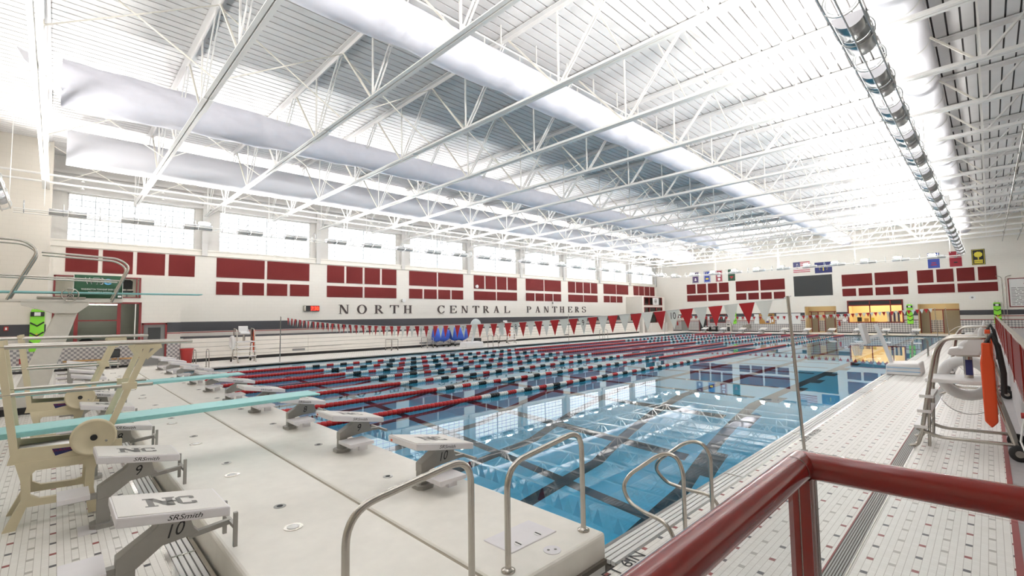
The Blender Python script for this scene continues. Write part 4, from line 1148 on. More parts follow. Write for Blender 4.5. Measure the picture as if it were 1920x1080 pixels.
# ------------------------------------------------------------------ red rails near the camera
ZR, CX, CY, RR_ = 1.74, -0.41, 1.585, 0.0385
t = thing('platform_railing', 'glossy dark red pipe railing with glass infill around the viewing platform corner', 'railing', (CX, CY, 0.66))
h_ = ZR - 0.66
q = MB(); q.tube([(0, 0.0, h_), (0, -4.0, h_)], RR_, 24); q.build('top_rail', 'rail_red', t)
q = MB(); q.tube([(0, 0.0, h_), (0.66, 0.02, h_)], RR_, 24); q.build('top_rail', 'rail_red', t)
q = MB(); q.lathe([(0, -RR_), (RR_ * 0.5, -RR_ * 0.866), (RR_ * 0.866, -RR_ * 0.5), (RR_, 0), (RR_ * 0.866, RR_ * 0.5), (RR_ * 0.5, RR_ * 0.866), (0, RR_)], (0, 0, h_), 'z', 24, caps=False); q.build('corner_elbow', 'rail_red', t)
q = MB(); q.lathe([(RR_ + 0.0012, -0.002), (RR_ + 0.0012, 0.002)], (0, -0.085, h_), 'y', 24, caps=False); q.build('rail_seam', 'gap', t)
for dx, dy in ((0.0, -0.02), ):
    q = MB(); q.box(dx - 0.004 - 0.024, dx - 0.002, dy - 0.024, dy + 0.024, 0, h_ - RR_ + 0.006); q.build('post', 'rail_red', t)
    q = MB(); q.box(dx + 0.002, dx + 0.028, dy - 0.024, dy + 0.024, 0, h_ - RR_ + 0.006); q.build('post', 'rail_red', t)
    q = MB(); q.box(dx - 0.002, dx + 0.002, dy - 0.020, dy + 0.020, 0, h_ - RR_); q.build('post_gasket', 'steel', t)
q = MB(); q.box(-0.006, 0.006, -3.9, -0.05, 0.02, h_ - RR_ - 0.002); q.build('glass_panel', 'glass', t)
q = MB(); q.box(0.034, 0.65, -0.006, 0.006, 0.02, h_ - RR_ - 0.002); q.build('glass_panel', 'glass', t)
q = MB(); q.box(0.031, 0.034, -0.010, 0.010, 0.02, h_ - RR_); q.build('glass_edge', 'steel', t)
# long railing of the spectator platform
t = thing('spectator_railing', 'long dark red baluster railing on the right-hand spectator platform', 'railing', (0.30, 1.7, 0.79))
q = MB(); q.box(-0.03, 0.04, 0, 48.2, 0.92, 0.955); q.build('top_rail', 'rail_cap', t)
q = MB(); q.box(-0.02, 0.02, 0, 48.2, 0.88, 0.92); q.build('under_rail', 'rail_red', t)
q = MB(); q.box(-0.02, 0.02, 0, 48.2, 0.02, 0.06); q.build('bottom_rail', 'rail_red', t)
bal = part_me(lambda q: q.box(-0.011, 0.011, -0.035, 0.035, 0.05, 0.9), 'maroon')
y = 7.6
while y < 48.1: put('baluster', bal, t, (0, y, 0)); y += 0.14
for yy in range(0, 49, 4):
    q = MB(); q.box(-0.03, 0.03, yy - 0.03, yy + 0.03, -0.05, 0.92); q.build('post', 'rail_red', t)
t = thing('end_railing', 'thin red end railing across the far end of the spectator platform', 'railing', (0.3, 49.95, 0.79))
for z_ in (0.95, 0.1):
    q = MB(); q.tube([(0, 0, z_), (8.5, 0, z_)], 0.025, 8); q.build('rail', 'rail_red', t)
for xx in (0.02, 1.7, 3.4, 5.1): 
    q = MB(); q.tube([(xx, 0, 0), (xx, 0, 0.95)], 0.025, 8); q.build('post', 'rail_red', t)
# ------------------------------------------------------------------ retracted bleachers along the left wall
bl = thing('retracted_bleacher', 'long cream folded bleacher bank standing against the left wall', 'bleacher', (-30.15, 4.8, 0))
LBL = 46.6
m = MB(); m.box(-2.1, -0.06, 0.0, LBL, 0.16, 1.28); m.build('frame_body', 'gap', bl)
m = MB(); m.box(-2.1, -0.0, 0.0, LBL, 1.28, 1.345); m.build('top_tread', 'stripe', bl)
m = MB(); m.box(-2.1, -0.10, 0.0, LBL, 0.0, 0.17); m.build('kick_base', 'rubber', bl)
rows = [(0.18, 0.30), (0.315, 0.52), (0.535, 0.79), (0.805, 1.03), (1.045, 1.275)]
for z0_, z1_ in rows:
    for k in range(7):
        a, b = LBL / 7 * k, LBL / 7 * (k + 1)
        m = MB(); m.box(-0.06, 0.0, a + 0.006, b - 0.006, z0_, z1_); m.build('fascia_board', 'bleacher', bl)
for k, (y_, z_) in enumerate(((5.7, 0.30), (5.9 + 9, 0.26), (32.0, 0.26))):
    m = MB(); m.box(0.0, 0.03, y_, y_ + 0.75, z_, z_ + 0.13); m.build('vent_plate', 'print_grey', bl)
m = MB(); m.box(0.0, 0.02, 4.4, 8.8, 0.50, 0.515); m.build('pull_rail', 'steel_dark', bl)

# ------------------------------------------------------------------ acoustic panels
def panel(par_loc, size, axis, label, group, mt='panel_red', nm='acoustic_panel', cat='panel'):
    """size (w,h) centred at par_loc; axis 'x' on the left wall, 'y' on the far wall"""
    t = thing(nm, label, cat, par_loc, group); w, h = size
    q = MB(); q2 = MB()
    if axis == 'x':
        q.box(0, 0.045, -w / 2, w / 2, -h / 2, h / 2); q2.box(0, 0.035, -w / 2 - 0.012, w / 2 + 0.012, -h / 2 - 0.012, h / 2 + 0.012)
    else:
        q.box(-w / 2, w / 2, -0.045, 0, -h / 2, h / 2); q2.box(-w / 2 - 0.012, w / 2 + 0.012, -0.035, 0, -h / 2 - 0.012, h / 2 + 0.012)
    bevel(q.build('fabric_face', mt, t), 0.015)
    q2.build('edge_frame', 'maroon' if mt == 'panel_red' else 'rubber', t)
    return t
SW, LW = 1.212, 2.63
bays = [0.27, 6.83, 13.52, 20.14, 26.84, 33.58, 40.30, 47.06, 53.81]
for k, y in enumerate(bays):
    wn = ORD[k]
    A = k % 2 == 0
    g = 'red acoustic panels on the left wall'
    if A:
        for j in range(4): panel((WX, y + SW / 2 + j * 1.408, 5.40), (SW, 1.19), 'x', 'red square panel, %s of four under the %s clerestory window' % (ORD[j], wn), g)
        if 0 < k < 8:
            for j in range(2): panel((WX, y + LW / 2 + j * 2.81, 4.17), (LW, 0.77), 'x', 'long low red panel, %s of two under the %s clerestory window' % (('left', 'right')[j], wn), g)
    else:
        for j in range(2): panel((WX, y + LW / 2 + j * 2.81, 5.42), (LW, 1.15), 'x', 'large red panel, %s of two under the %s clerestory window' % (('left', 'right')[j], wn), g)
        for j in range(3 if k == 7 else 4): panel((WX, y + SW / 2 + j * 1.408, 4.18), (SW, 0.76), 'x', 'small low red panel, %s of the row under the %s clerestory window' % (ORD[j], wn), g)
g = 'red acoustic panels on the far wall'
sw, lw = 1.15, 2.57
for bx, A, nm in ((-27.86, True, 'leftmost'), (-21.62, False, 'second'), (-10.78, False, 'third'), (-4.70, True, 'rightmost')):
    if A:
        for j in range(4): panel((bx + sw / 2 + j * 1.398, FY, 5.50), (sw, 1.20), 'y', 'red square panel, %s of the upper row in the %s far-wall group' % (ORD[j], nm), g)
        for j in range(2): panel((bx + lw / 2 + j * 2.79, FY, 4.28), (lw, 0.79), 'y', 'long low red panel, %s of two in the %s far-wall group' % (('left', 'right')[j], nm), g)
    else:
        for j in range(2): panel((bx + lw / 2 + j * 2.80, FY, 5.53), (lw, 1.22), 'y', 'large red panel, %s of two in the %s far-wall group' % (('left', 'right')[j], nm), g)
        for j in range(4): panel((bx + sw / 2 + j * 1.40, FY, 4.26), (sw, 0.77), 'y', 'small red panel, %s of the lower row in the %s far-wall group' % (ORD[j], nm), g)
panel((-13.49, FY, 5.17), (3.64, 2.24), 'y', 'large blank charcoal scoreboard under the two flags on the far wall', None, 'panel_grey', 'scoreboard', 'scoreboard')

# ------------------------------------------------------------------ serif wall letters NORTH CENTRAL PANTHERS
def ring(mb, cx, cz, rx, rz, tx, tz, a0, a1, n=20, d=0.05):
    """elliptical stroke, thick at the sides; local (u,v) plane"""
    for k in range(n):
        p = []
        for a in (a0 + (a1 - a0) * k / n, a0 + (a1 - a0) * (k + 1) / n):
            c_, s_ = math.cos(a), math.sin(a)
            p.append(((cx + rx * c_, cz + rz * s_), (cx + (rx - tx) * c_, cz + (rz - tz) * s_)))
        mb.prism([p[0][1], p[0][0], p[1][0], p[1][1]], 'x', 0, d)
def P4(mb, pts, d=0.05): mb.prism(pts, 'x', 0, d)
def R4(mb, u0, u1, v0, v1): P4(mb, [(u0, v0), (u1, v0), (u1, v1), (u0, v1)])
def serif_letter(ch):
    q = MB(); s = 0.035
    def stem(u, w=0.19, v0=0.0, v1=1.0, foot=True, head=True):
        R4(q, u, u + w, v0, v1)
        if foot: R4(q, u - 0.09, u + w + 0.09, 0, s * 1.3)
        if head: R4(q, u - 0.09, u + w + 0.09, 1 - s * 1.3, 1)
    if ch == 'N':
        R4(q, 0.14, 0.20, 0, 1); R4(q, 0.84, 0.90, 0, 1); P4(q, [(0.08, 1), (0.30, 1), (0.90, 0), (0.72, 0)])
        R4(q, 0.04, 0.30, 0, s); R4(q, 0.0, 0.2, 1 - s, 1); R4(q, 0.74, 1.0, 1 - s, 1)
    elif ch == 'O': ring(q, 0.5, 0.5, 0.5, 0.53, 0.20, 0.06, 0, 2 * math.pi, 28)
    elif ch == 'C':
        ring(q, 0.52, 0.5, 0.52, 0.53, 0.21, 0.06, math.radians(45), math.radians(315), 24); R4(q, 0.86, 0.92, 0.66, 1.0); R4(q, 0.86, 0.90, 0.10, 0.28)
    elif ch == 'R':
        stem(0.12); ring(q, 0.42, 0.74, 0.36, 0.26, 0.18, 0.05, -math.pi / 2, math.pi / 2, 14); R4(q, 0.2, 0.44, 0.95, 1.0); R4(q, 0.2, 0.44, 0.48, 0.53)
        P4(q, [(0.36, 0.5), (0.56, 0.5), (1.0, 0.0), (0.76, 0.0)])
    elif ch == 'P':
        stem(0.12); ring(q, 0.44, 0.72, 0.42, 0.28, 0.19, 0.05, -math.pi / 2, math.pi / 2, 14); R4(q, 0.2, 0.46, 0.95, 1.0); R4(q, 0.2, 0.46, 0.44, 0.49)
    elif ch == 'T':
        stem(0.405, head=False); R4(q, 0.0, 1.0, 0.93, 1.0); P4(q, [(0.0, 0.72), (0.04, 0.72), (0.12, 0.95), (0.0, 0.95)]); P4(q, [(0.96, 0.72), (1.0, 0.72), (1.0, 0.95), (0.88, 0.95)])
    elif ch == 'H':
        stem(0.10); stem(0.71); R4(q, 0.2, 0.8, 0.47, 0.54)
    elif ch == 'E':
        stem(0.12); R4(q, 0.2, 0.95, 0.94, 1.0); R4(q, 0.2, 0.97, 0, 0.06); R4(q, 0.2, 0.68, 0.48, 0.54); R4(q, 0.62, 0.68, 0.38, 0.64); P4(q, [(0.89, 0.72), (0.95, 0.72), (0.95, 0.96), (0.80, 0.96)]); P4(q, [(0.80, 0.04), (0.97, 0.04), (1.0, 0.30), (0.94, 0.30)])
    elif ch == 'L':
        stem(0.12); R4(q, 0.2, 0.97, 0, 0.06); P4(q, [(0.80, 0.04), (0.97, 0.04), (1.0, 0.32), (0.94, 0.32)])
    elif ch == 'A':
        P4(q, [(0.12, 0), (0.18, 0), (0.52, 0.98), (0.46, 1.0)]); P4(q, [(0.66, 0), (0.90, 0), (0.56, 1.0), (0.44, 1.0)]); R4(q, 0.24, 0.74, 0.32, 0.38); R4(q, 0.02, 0.28, 0, s); R4(q, 0.58, 1.0, 0, s)
    elif ch == 'S':
        ring(q, 0.5, 0.75, 0.44, 0.28, 0.15, 0.06, math.radians(30), math.radians(225), 16); ring(q, 0.5, 0.26, 0.47, 0.29, 0.16, 0.06, math.radians(-150), math.radians(45), 16)
        P4(q, [(0.12, 0.66), (0.30, 0.55), (0.92, 0.36), (0.78, 0.50)]); R4(q, 0.83, 0.88, 0.72, 0.98); R4(q, 0.10, 0.15, 0.03, 0.3)
    return q
LET = [('N', 14.36, 'NORTH'), ('O', 15.74, 'NORTH'), ('R', 17.11, 'NORTH'), ('T', 18.42, 'NORTH'), ('H', 19.62, 'NORTH'), ('C', 22.85, 'CENTRAL'), ('E', 24.1, 'CENTRAL'), ('N', 25.35, 'CENTRAL'), ('T', 26.66, 'CENTRAL'), ('R', 27.87, 'CENTRAL'), ('A', 29.16, 'CENTRAL'), ('L', 30.53, 'CENTRAL'), ('P', 33.62, 'PANTHERS'), ('A', 34.89, 'PANTHERS'), ('N', 36.19, 'PANTHERS'), ('T', 37.55, 'PANTHERS'), ('H', 38.77, 'PANTHERS'), ('E', 40.14, 'PANTHERS'), ('R', 41.39, 'PANTHERS'), ('S', 42.66, 'PANTHERS')]
cache = {}
for ch, y, word in LET:
    if ch not in cache: cache[ch] = serif_letter(ch).mesh('wall_letter'); cache[ch].materials.append(MATS['letter'])
    o = put('wall_letter', cache[ch], None, (WX, y, 2.60)); o.scale = (1, 0.76, 0.64)
    tag(o, 'dark serif wall letter %s of the word %s' % (ch, word), 'letter', 'wall lettering')
# clock
t = thing('digital_clock', 'red digital wall clock reading 7:30', 'clock', (WX, 12.45, 2.97))
q = MB(); q.box(0, 0.16, -0.5, 0.5, -0.19, 0.19); bevel(q.build('case', 'rubber', t), 0.01)
q = MB(); q.box(0, 0.17, -0.53, -0.42, -0.17, 0.17); q.build('side_mount', 'steel', t)
q = MB(); q.box(0.16, 0.163, -0.12, 0.49, -0.17, 0.17); q.build('display', 'float_red', t)
lettering('digits', '7:30', (0.166, -0.06, -0.12), (0, 0.50, 0), (0, 0, 0.24), 'led_red', t)
# little wall horns
for j, (y, z) in enumerate(((19.5, 3.62), (27.0, 4.98), (37.6, 3.62))):
    t = thing('wall_horn', 'small white horn on the left wall, %s from the near end' % ORD[j], 'horn', (WX, y, z))
    q = MB(); q.lathe([(0.04, 0), (0.05, 0.1), (0.16, 0.28), (0.15, 0.28)], (0, 0, 0), 'x', 14); q.build('bell', 'plastic_white', t)
    q = MB(); q.box(0, 0.06, -0.06, 0.06, -0.1, 0.1); q.build('wall_plate', 'steel_dark', t)

# ------------------------------------------------------------------ near-left corner details
def waves(y): return 0.02 * math.sin(y * 9) + 0.012 * math.sin(y * 17)
t = thing('team_banner', 'green swim team banner hanging in front of the upper office window', 'banner', (FX + 0.08, 0.57, 3.38))
q = MB(); n = 24; W_, H_ = 1.75, 1.10; v = []; f = []
for i in range(n + 1):
    y = W_ * i / n
    v += [(waves(y), y, 0), (waves(y) * 0.3, y, H_), (waves(y) + 0.006, y, 0), (waves(y) * 0.3 + 0.006, y, H_)]
for i in range(n):
    a = 4 * i; b = a + 4
    f += [(a, a + 1, b + 1, b), (a + 2, b + 2, b + 3, a + 3), (a, b, b + 2, a + 2), (a + 1, a + 3, b + 3, b + 1)]
f += [(0, 2, 3, 1), (4 * n, 4 * n + 1, 4 * n + 3, 4 * n + 2)]
q.add(v, f, True); q.build('cloth', 'green_banner', t)
lettering('white_outline', 'WTS', (0.052, 0.37, 0.66), (0, 0.66, 0), (0, 0, 0.32), 'print_white', t)
lettering('team_letters', 'WTS', (0.058, 0.39, 0.68), (0, 0.62, 0), (0, 0, 0.28), 'print_black', t)
q = MB(); ring(q, 1.20, 0.80, 0.16, 0.15, 0.08, 0.07, math.radians(20), math.radians(330), 18, 0.006); ob = q.build('wave_emblem', 'sky_blue', t); ob.location = (0.055, 0, 0)
lettering('banner_line', 'WASHINGTON TOWNSHIP SWIM CLUB', (0.054, 0.25, 0.38), (0, 1.35, 0), (0, 0, 0.085), 'print_white', t)
lettering('banner_line', 'INDIANAPOLIS, INDIANA', (0.054, 0.50, 0.24), (0, 0.85, 0), (0, 0, 0.085), 'print_white', t)
q = MB(); q.box(0.054, 0.058, 1.58, 1.72, 0.05, 0.14); q.build('corner_patch', 'print_white', t)
for s in (-0.02, 1.75):
    q = MB(); q.box(-0.01, 0.02, s, s + 0.02, -0.05, 1.1); q.build('white_edge', 'print_white', t)
def rescue_board(label, loc, rotz):
    t = thing('rescue_board', label, 'rescue board', loc); t.rotation_euler = (0, 0, rotz)
    q = MB(); q.prism([(-0.21, 0), (0.21, 0), (0.23, 0.1), (0.23, 1.75), (0.19, 1.9), (-0.19, 1.9), (-0.23, 1.75), (-0.23, 0.1)], 'y', -0.06, 0); bevel(q.build('board', 'lime', t), 0.02)
    q = MB(); q.box(-0.22, 0.22, -0.14, -0.06, 1.58, 1.78); q.build('head_immobiliser', 'rubber', t)
    q = MB(); q.box(-0.10, 0.10, -0.16, -0.14, 1.60, 1.76); q.build('head_pad', 'print_white', t)
    for z_ in (0.35, 0.75, 1.2):
        q = MB(); q.tube([(-0.22, -0.075, z_ + 0.1), (0, -0.10, z_ - 0.05), (0.22, -0.075, z_ + 0.12)], 0.03, 8); q.build('strap', 'rubber', t)
    q = MB(); q.prism([(0, 0.5), (0.10, 0.66), (0, 0.84), (-0.10, 0.66)], 'y', -0.068, -0.06); q.build('emblem', 'yellow', t)
    for s in (-0.1, 0.1):
        q = MB(); q.tube([(s, -0.02, 1.88), (s, -0.02, 2.05)], 0.01, 6); q.build('hook', 'steel_dark', t)
rescue_board('lime green rescue board on the beige wall behind the diving tower', (FX + 0.03, -0.58, 0.95), math.pi / 2)
rescue_board('lime green rescue board between office counter and right alcove on the far wall', (-5.42, FY - 0.03, 0.95), 0)
rescue_board('lime green rescue board near the record board at the right end of the far wall', (0.52, FY - 0.03, 0.95), 0)
rescue_board('lime green rescue board beside the far-left doors', (-21.95, FY - 0.03, 0.95), 0)
t = thing('fire_alarm', 'small red fire alarm on the charcoal stripe of the beige wall', 'alarm', (FX + 0.02, -1.52, 2.0))
q = MB(); q.box(0, 0.06, -0.07, 0.07, -0.09, 0.09); q.build('case', 'bin_red', t); q = MB(); q.box(0.06, 0.065, -0.03, 0.03, -0.05, 0.05); q.build('lens', 'print_white', t)
t = thing('fire_alarm', 'red alarm box on the checkered wall left of the diving tower', 'alarm', (FX + 0.03, -1.0, 0.55))
q = MB(); q.box(0, 0.08, -0.08, 0.08, -0.12, 0.12); q.build('case', 'bin_red', t); q = MB(); q.box(0, 0.06, -0.06, 0.06, 0.12, 0.22); q.build('strobe', 'print_white', t)
def office_chair(label, loc, mt='rubber'):
    t = thing('office_chair', label, 'chair', loc)
    q = MB(); q.box(-0.24, 0.24, -0.24, 0.24, 0.42, 0.5); bevel(q.build('seat', mt, t), 0.03)
    q = MB(); q.prism([(-0.24, 0.6), (0.24, 0.6), (0.25, 1.0), (0.15, 1.08), (-0.15, 1.08), (-0.25, 1.0)], 'x', -0.27, -0.21); bevel(q.build('backrest', mt, t), 0.02)
    q = MB(); q.tube([(0, 0, 0.1), (0, 0, 0.42)], 0.03, 8); q.build('column', 'steel_dark', t)
    q = MB(); q.tube([(-0.24, 0, 0.45), (-0.26, 0, 0.75)], 0.02, 6); q.build('back_bracket', 'steel_dark', t)
    for k in range(5):
        a = 2 * math.pi * k / 5; q = MB(); q.bar((0, 0, 0.1), (0.28 * math.cos(a), 0.28 * math.sin(a), 0.05), 0.04); q.build('base_leg', 'rubber', t)
office_chair('black chair behind the lower office window, left of two', (FX - 0.6, 1.10, 0.35))
office_chair('black chair behind the lower office window, right of two', (FX - 0.6, 2.25, 0.35))
office_chair('grey chair standing behind the upper office window', (FX - 0.6, 2.55, 3.30), 'panel_grey')
t = thing('bench', 'low wooden bench along the checkered office wall', 'bench', (FX + 0.35, 1.6, 0))
q = MB(); q.box(-0.18, 0.18, -1.3, 1.5, 0.42, 0.48); q.build('seat', 'wood', t)
for y_ in (-1.1, 0.1, 1.3):
    q = MB(); q.box(-0.15, 0.15, y_ - 0.03, y_ + 0.03, 0, 0.42); q.build('leg', 'steel_dark', t)
t = thing('equipment_case', 'black equipment case on a stand before the checkered office wall', 'case', (FX + 0.85, 2.05, 0))
q = MB(); q.box(-0.2, 0.2, -0.18, 0.2, 0.55, 0.95); bevel(q.build('case', 'rubber', t), 0.02); q = MB(); q.box(0.2, 0.205, -0.13, 0.15, 0.62, 0.88); q.build('screen', 'panel_grey', t)
for sx in (-0.15, 0.15):
    for sy in (-0.13, 0.15): q = MB(); q.box(sx - 0.02, sx + 0.02, sy - 0.02, sy + 0.02, 0, 0.55); q.build('leg', 'steel_dark', t)
def deck_ladder(label, x, y, s):
    """grab rails of a pool ladder; s = direction towards the water"""
    t = thing('pool_ladder', label, 'ladder', (x, y, 0))
    for d in (-0.26, 0.26):
        q = MB(); q.tube(arc([(0, d, 0), (0, d, 0.86), (s * 0.55, d, 0.86), (s * 0.62, d, -0.6)], 0.22, 8), 0.02, 10); q.build('grab_rail', 'steel', t)
        q = MB(); flange(q, (0, d, 0.001), 0.05); q.build('flange', 'steel', t)
    for z_ in (-0.25, -0.5):
        q = MB(); q.box(s * 0.58 - 0.04, s * 0.58 + 0.04, -0.26, 0.26, z_ - 0.015, z_ + 0.015); q.build('tread', 'plastic_white', t)
deck_ladder('stainless pool ladder at the left edge near the red bin', -26.5, 5.0, 1)
deck_ladder('stainless pool ladder at the left edge beside the water basketball hoop', -26.5, 23.6, 1)
deck_ladder('stainless pool ladder at the left edge two thirds along the pool', -26.5, 38.0, 1)
deck_ladder('stainless pool ladder at the right edge beyond the second guard chair', -2.15, 30.0, -1)
handrail('bent stainless stair rail at the far right corner of the pool', [(-1.2, 54.0, 0), (-1.2, 54.0, 0.85), (-1.9, 54.0, 0.85), (-2.5, 54.0, 0.35), (-2.4, 54.0, 0.0)], [(-1.2, 54.0, 0.001), (-2.4, 54.0, 0.001)], 0.03, 0.2)
t = thing('trash_bin', 'red plastic bin beside the bleachers on the left deck', 'bin', (-29.35, 4.95, 0))
q = MB(); q.lathe([(0.20, 0.0), (0.22, 0.02), (0.29, 0.74), (0.30, 0.75)], (0, 0, 0), 'z', 24); q.build('body', 'bin_red', t)
q = MB(); q.lathe([(0.30, 0.74), (0.315, 0.75), (0.315, 0.80), (0.285, 0.80)], (0, 0, 0), 'z', 24, caps=False); q.build('rim', 'bin_red', t)

# ------------------------------------------------------------------ lifeguard chairs
def guard_chair(label, loc, rotz, ring_label, tube_label, detail=True):
    """origin midway on the deck; the guard faces -X"""
    t = thing('lifeguard_chair', label, 'lifeguard chair', loc); t.rotation_euler = (0, 0, rotz)
    for s in (-0.42, 0.42):
        q = MB(); q.tube(arc([(-0.66, s, 0.0), (-0.56, s, 0.04), (-0.50, s, 0.25), (-0.28, s, 1.55), (-0.16, s, 1.75), (0.32, s, 1.77)], 0.12, 6), 0.03, 10); q.build('front_leg', 'steel', t)
        q = MB(); q.tube(arc([(0.32, s, 1.80), (0.32, s, 1.10), (0.55, s, 0.12)], 0.1, 6), 0.032, 10); q.build('rear_leg', 'steel', t)
        q = MB(); q.tube(arc([(-0.56, s, 0.30), (-0.30, s, 0.20), (0.53, s, 0.22)], 0.1, 6), 0.026, 10); q.build('base_rail', 'steel', t)
        q = MB(); q.lathe([(0.03, -0.03), (0.10, -0.03), (0.115, -0.02), (0.115, 0.02), (0.10, 0.03), (0.03, 0.03)], (0.56, s * 1.12, 0.116), 'y', 20); w_ = q.build('wheel', 'rubber', t)
        q = MB(); q.disc((0.56, s * 1.2, 0.116), 0.05, 0.03, 'y', 12); q.build('wheel_hub', 'steel', w_)
        q = MB(); q.tube([(-0.38, s, 0.98), (-0.42, s * 0.9, 0.03)], 0.022, 8); q.build('prop_leg', 'steel', t)
    q = MB(); q.box(-0.42, 0.36, -0.44, 0.44, 1.05, 1.11); bevel(q.build('foot_platform', 'plastic_white', t), 0.015)
    for z_, xx in ((0.33, -0.50), (0.58, -0.45), (0.82, -0.41)):
        q = MB(); q.box(xx - 0.09, xx + 0.08, -0.46, 0.46, z_ - 0.02, z_ + 0.025); q.build('ladder_step', 'plastic_white', t)
    for z_ in (0.55, 0.95):
        q = MB(); q.tube([(0.36, -0.42, z_ + 0.1), (0.36, 0.42, z_ + 0.1)], 0.02, 8); q.build('cross_bar', 'steel', t)
    q = MB(); q.tube([(0.08, 0, 1.11), (0.08, 0, 1.47)], 0.055, 14); q.build('seat_post', 'steel', t)
    q = MB(); q.box(0.05, 0.13, -0.056, -0.054, 1.16, 1.40); q.build('post_sticker', 'flag_navy', t)
    q = MB(); q.box(-0.05, 0.22, -0.14, 0.14, 1.455, 1.485); q.build('seat_plate', 'steel', t)
    q = MB(); q.prism([(-0.15, 1.50), (-0.12, 1.58), (-0.02, 1.60), (0.14, 1.57), (0.20, 1.62), (0.22, 1.86), (0.245, 1.92), (0.275, 1.90), (0.275, 1.60), (0.22, 1.49), (-0.10, 1.47)], 'y', -0.23, 0.23); bevel(q.build('seat', 'plastic_white', t), 0.02, 3)
    for s in (-0.235, 0.205):
        q = MB(); q.prism([(0.02, 1.56), (0.25, 1.56), (0.25, 1.74), (0.12, 1.74)], 'y', s, s + 0.03); q.build('seat_side', 'plastic_white', t)
    M_ = Matrix.Rotation(rotz, 4, 'Z')
    r = thing('ring_buoy', ring_label, 'ring buoy', Vector(loc) + M_ @ Vector((0.03, 0.56, 1.05))); r.rotation_euler = (0, 0, rotz)
    q = MB(); q.torus((0, 0, 0), 0.29, 0.085, 'y', 40, 14); q.build('ring', 'plastic_white', r)
    q = MB(); q.tube([(0.30 * math.cos(a) * 1.25, -0.09, -0.15 + 0.4 * math.sin(a) * 1.1) for a in [math.radians(200 + 14 * k) for k in range(11)]], 0.008, 6); q.build('grab_line', 'print_white', r)
    for a in (45, 135, 225, 315):
        q = MB(); c_, s_ = math.cos(math.radians(a)), math.sin(math.radians(a)); q.torus((0.29 * c_, 0, 0.29 * s_), 0.087, 0.006, 'y' if False else 'x', 14, 6); o = q.build('band', 'print_white', r); 
    b = thing('rescue_tube', tube_label, 'rescue tube', Vector(loc) + M_ @ Vector((0.30, -0.56, 0.46))); b.rotation_euler = (0, 0, rotz)
    q = MB(); q.prism([(0, 0.0), (0.07, 0.09), (0.075, 0.95), (0.055, 1.08), (0.05, 1.24), (-0.05, 1.24), (-0.055, 1.08), (-0.075, 0.95), (-0.07, 0.09)], 'y', -0.045, 0.045); bevel(q.build('foam_body', 'orange', b), 0.02, 3)
    q = MB(); q.tube([(0, 0, 1.22), (0.06, 0.02, 1.36), (0.12, 0.05, 1.2), (0.16, 0.06, 0.8), (0.15, 0.05, 0.5)], 0.035, 8); q.build('strap', 'rubber', b)
    return t
guard_chair('lifeguard chair on the right deck nearest the red railing', (-0.36, 10.43, 0), 0, 'white ring buoy on the nearest right-hand lifeguard chair', 'orange rescue tube hanging on the nearest right-hand lifeguard chair')
guard_chair('second lifeguard chair further along the right deck', (-0.36, 17.2, 0), 0, 'white ring buoy on the second right-hand lifeguard chair', 'orange rescue tube on the second right-hand lifeguard chair')
guard_chair('lifeguard chair on the left deck near the red bin', (-28.1, 7.3, 0), math.pi, 'white ring buoy on the lifeguard chair near the red bin', 'orange rescue tube on the lifeguard chair near the red bin')
guard_chair('lifeguard chair on the left deck beyond the water basketball hoop', (-28.2, 27.0, 0), math.pi, 'white ring buoy on the far left-hand lifeguard chair', 'orange rescue tube on the far left-hand lifeguard chair')

# ------------------------------------------------------------------ water basketball hoops
t = thing('water_hoop', 'white poolside basketball hoop with net leaning over the right pool edge', 'basketball hoop', (-2.2, 21.5, 0))
q = MB(); q.hexa([(-0.45, -0.75, 0), (0.5, -0.75, 0), (0.5, 0.75, 0), (-0.45, 0.75, 0), (-0.42, -0.7, 0.36), (0.47, -0.7, 0.42), (0.47, 0.7, 0.42), (-0.42, 0.7, 0.36)]); bevel(q.build('ballast_base', 'plastic_white', t), 0.05, 3)
for z_ in (0.12, 0.25):
    q = MB(); q.box(-0.40, 0.485, -0.755, -0.742, z_, z_ + 0.015); q.build('stripe', 'sky_blue', t)
q = MB(); q.bar((-0.32, 0, 0.3), (-0.62, 0, 1.36), 0.12, 0.12, (0, 1, 0)); q.build('mast', 'plastic_white', t)
q = MB(); q.bar((-0.60, 0, 1.30), (-0.74, 0, 1.72), 0.11, 0.16, (0, 1, 0)); q.build('upper_mast', 'plastic_white', t)
q = MB(); q.bar((-0.62, 0, 1.34), (-0.92, 0, 1.24), 0.10, 0.10); q.build('arm', 'plastic_white', t)
q = MB(); q.hexa([(-1.05, -0.42, 0.98), (-0.95, -0.42, 1.02), (-0.95, 0.42, 1.02), (-1.05, 0.42, 0.98), (-1.22, -0.36, 1.72), (-1.10, -0.36, 1.78), (-1.10, 0.36, 1.78), (-1.22, 0.36, 1.72)]); bevel(q.build('backboard', 'plastic_white', t), 0.02)
q = MB(); q.torus((-1.32, 0, 1.0), 0.20, 0.014, 'z', 24, 8); q.build('rim', 'plastic_white', t)
q = MB()
for k in range(12):
    a = 2 * math.pi * k / 12
    for d in (1, -1):
        q.tube([(-1.32 + 0.20 * math.cos(a), 0.20 * math.sin(a), 1.0), (-1.32 + 0.15 * math.cos(a + d * 0.35), 0.15 * math.sin(a + d * 0.35), 0.78), (-1.32 + 0.11 * math.cos(a), 0.11 * math.sin(a), 0.56)], 0.007, 4)
stuff(q.build('net', 'print_white', t))
t = thing('water_hoop', 'white basketball hoop with round backboard on the left pool edge', 'basketball hoop', (-26.9, 22.3, 0))
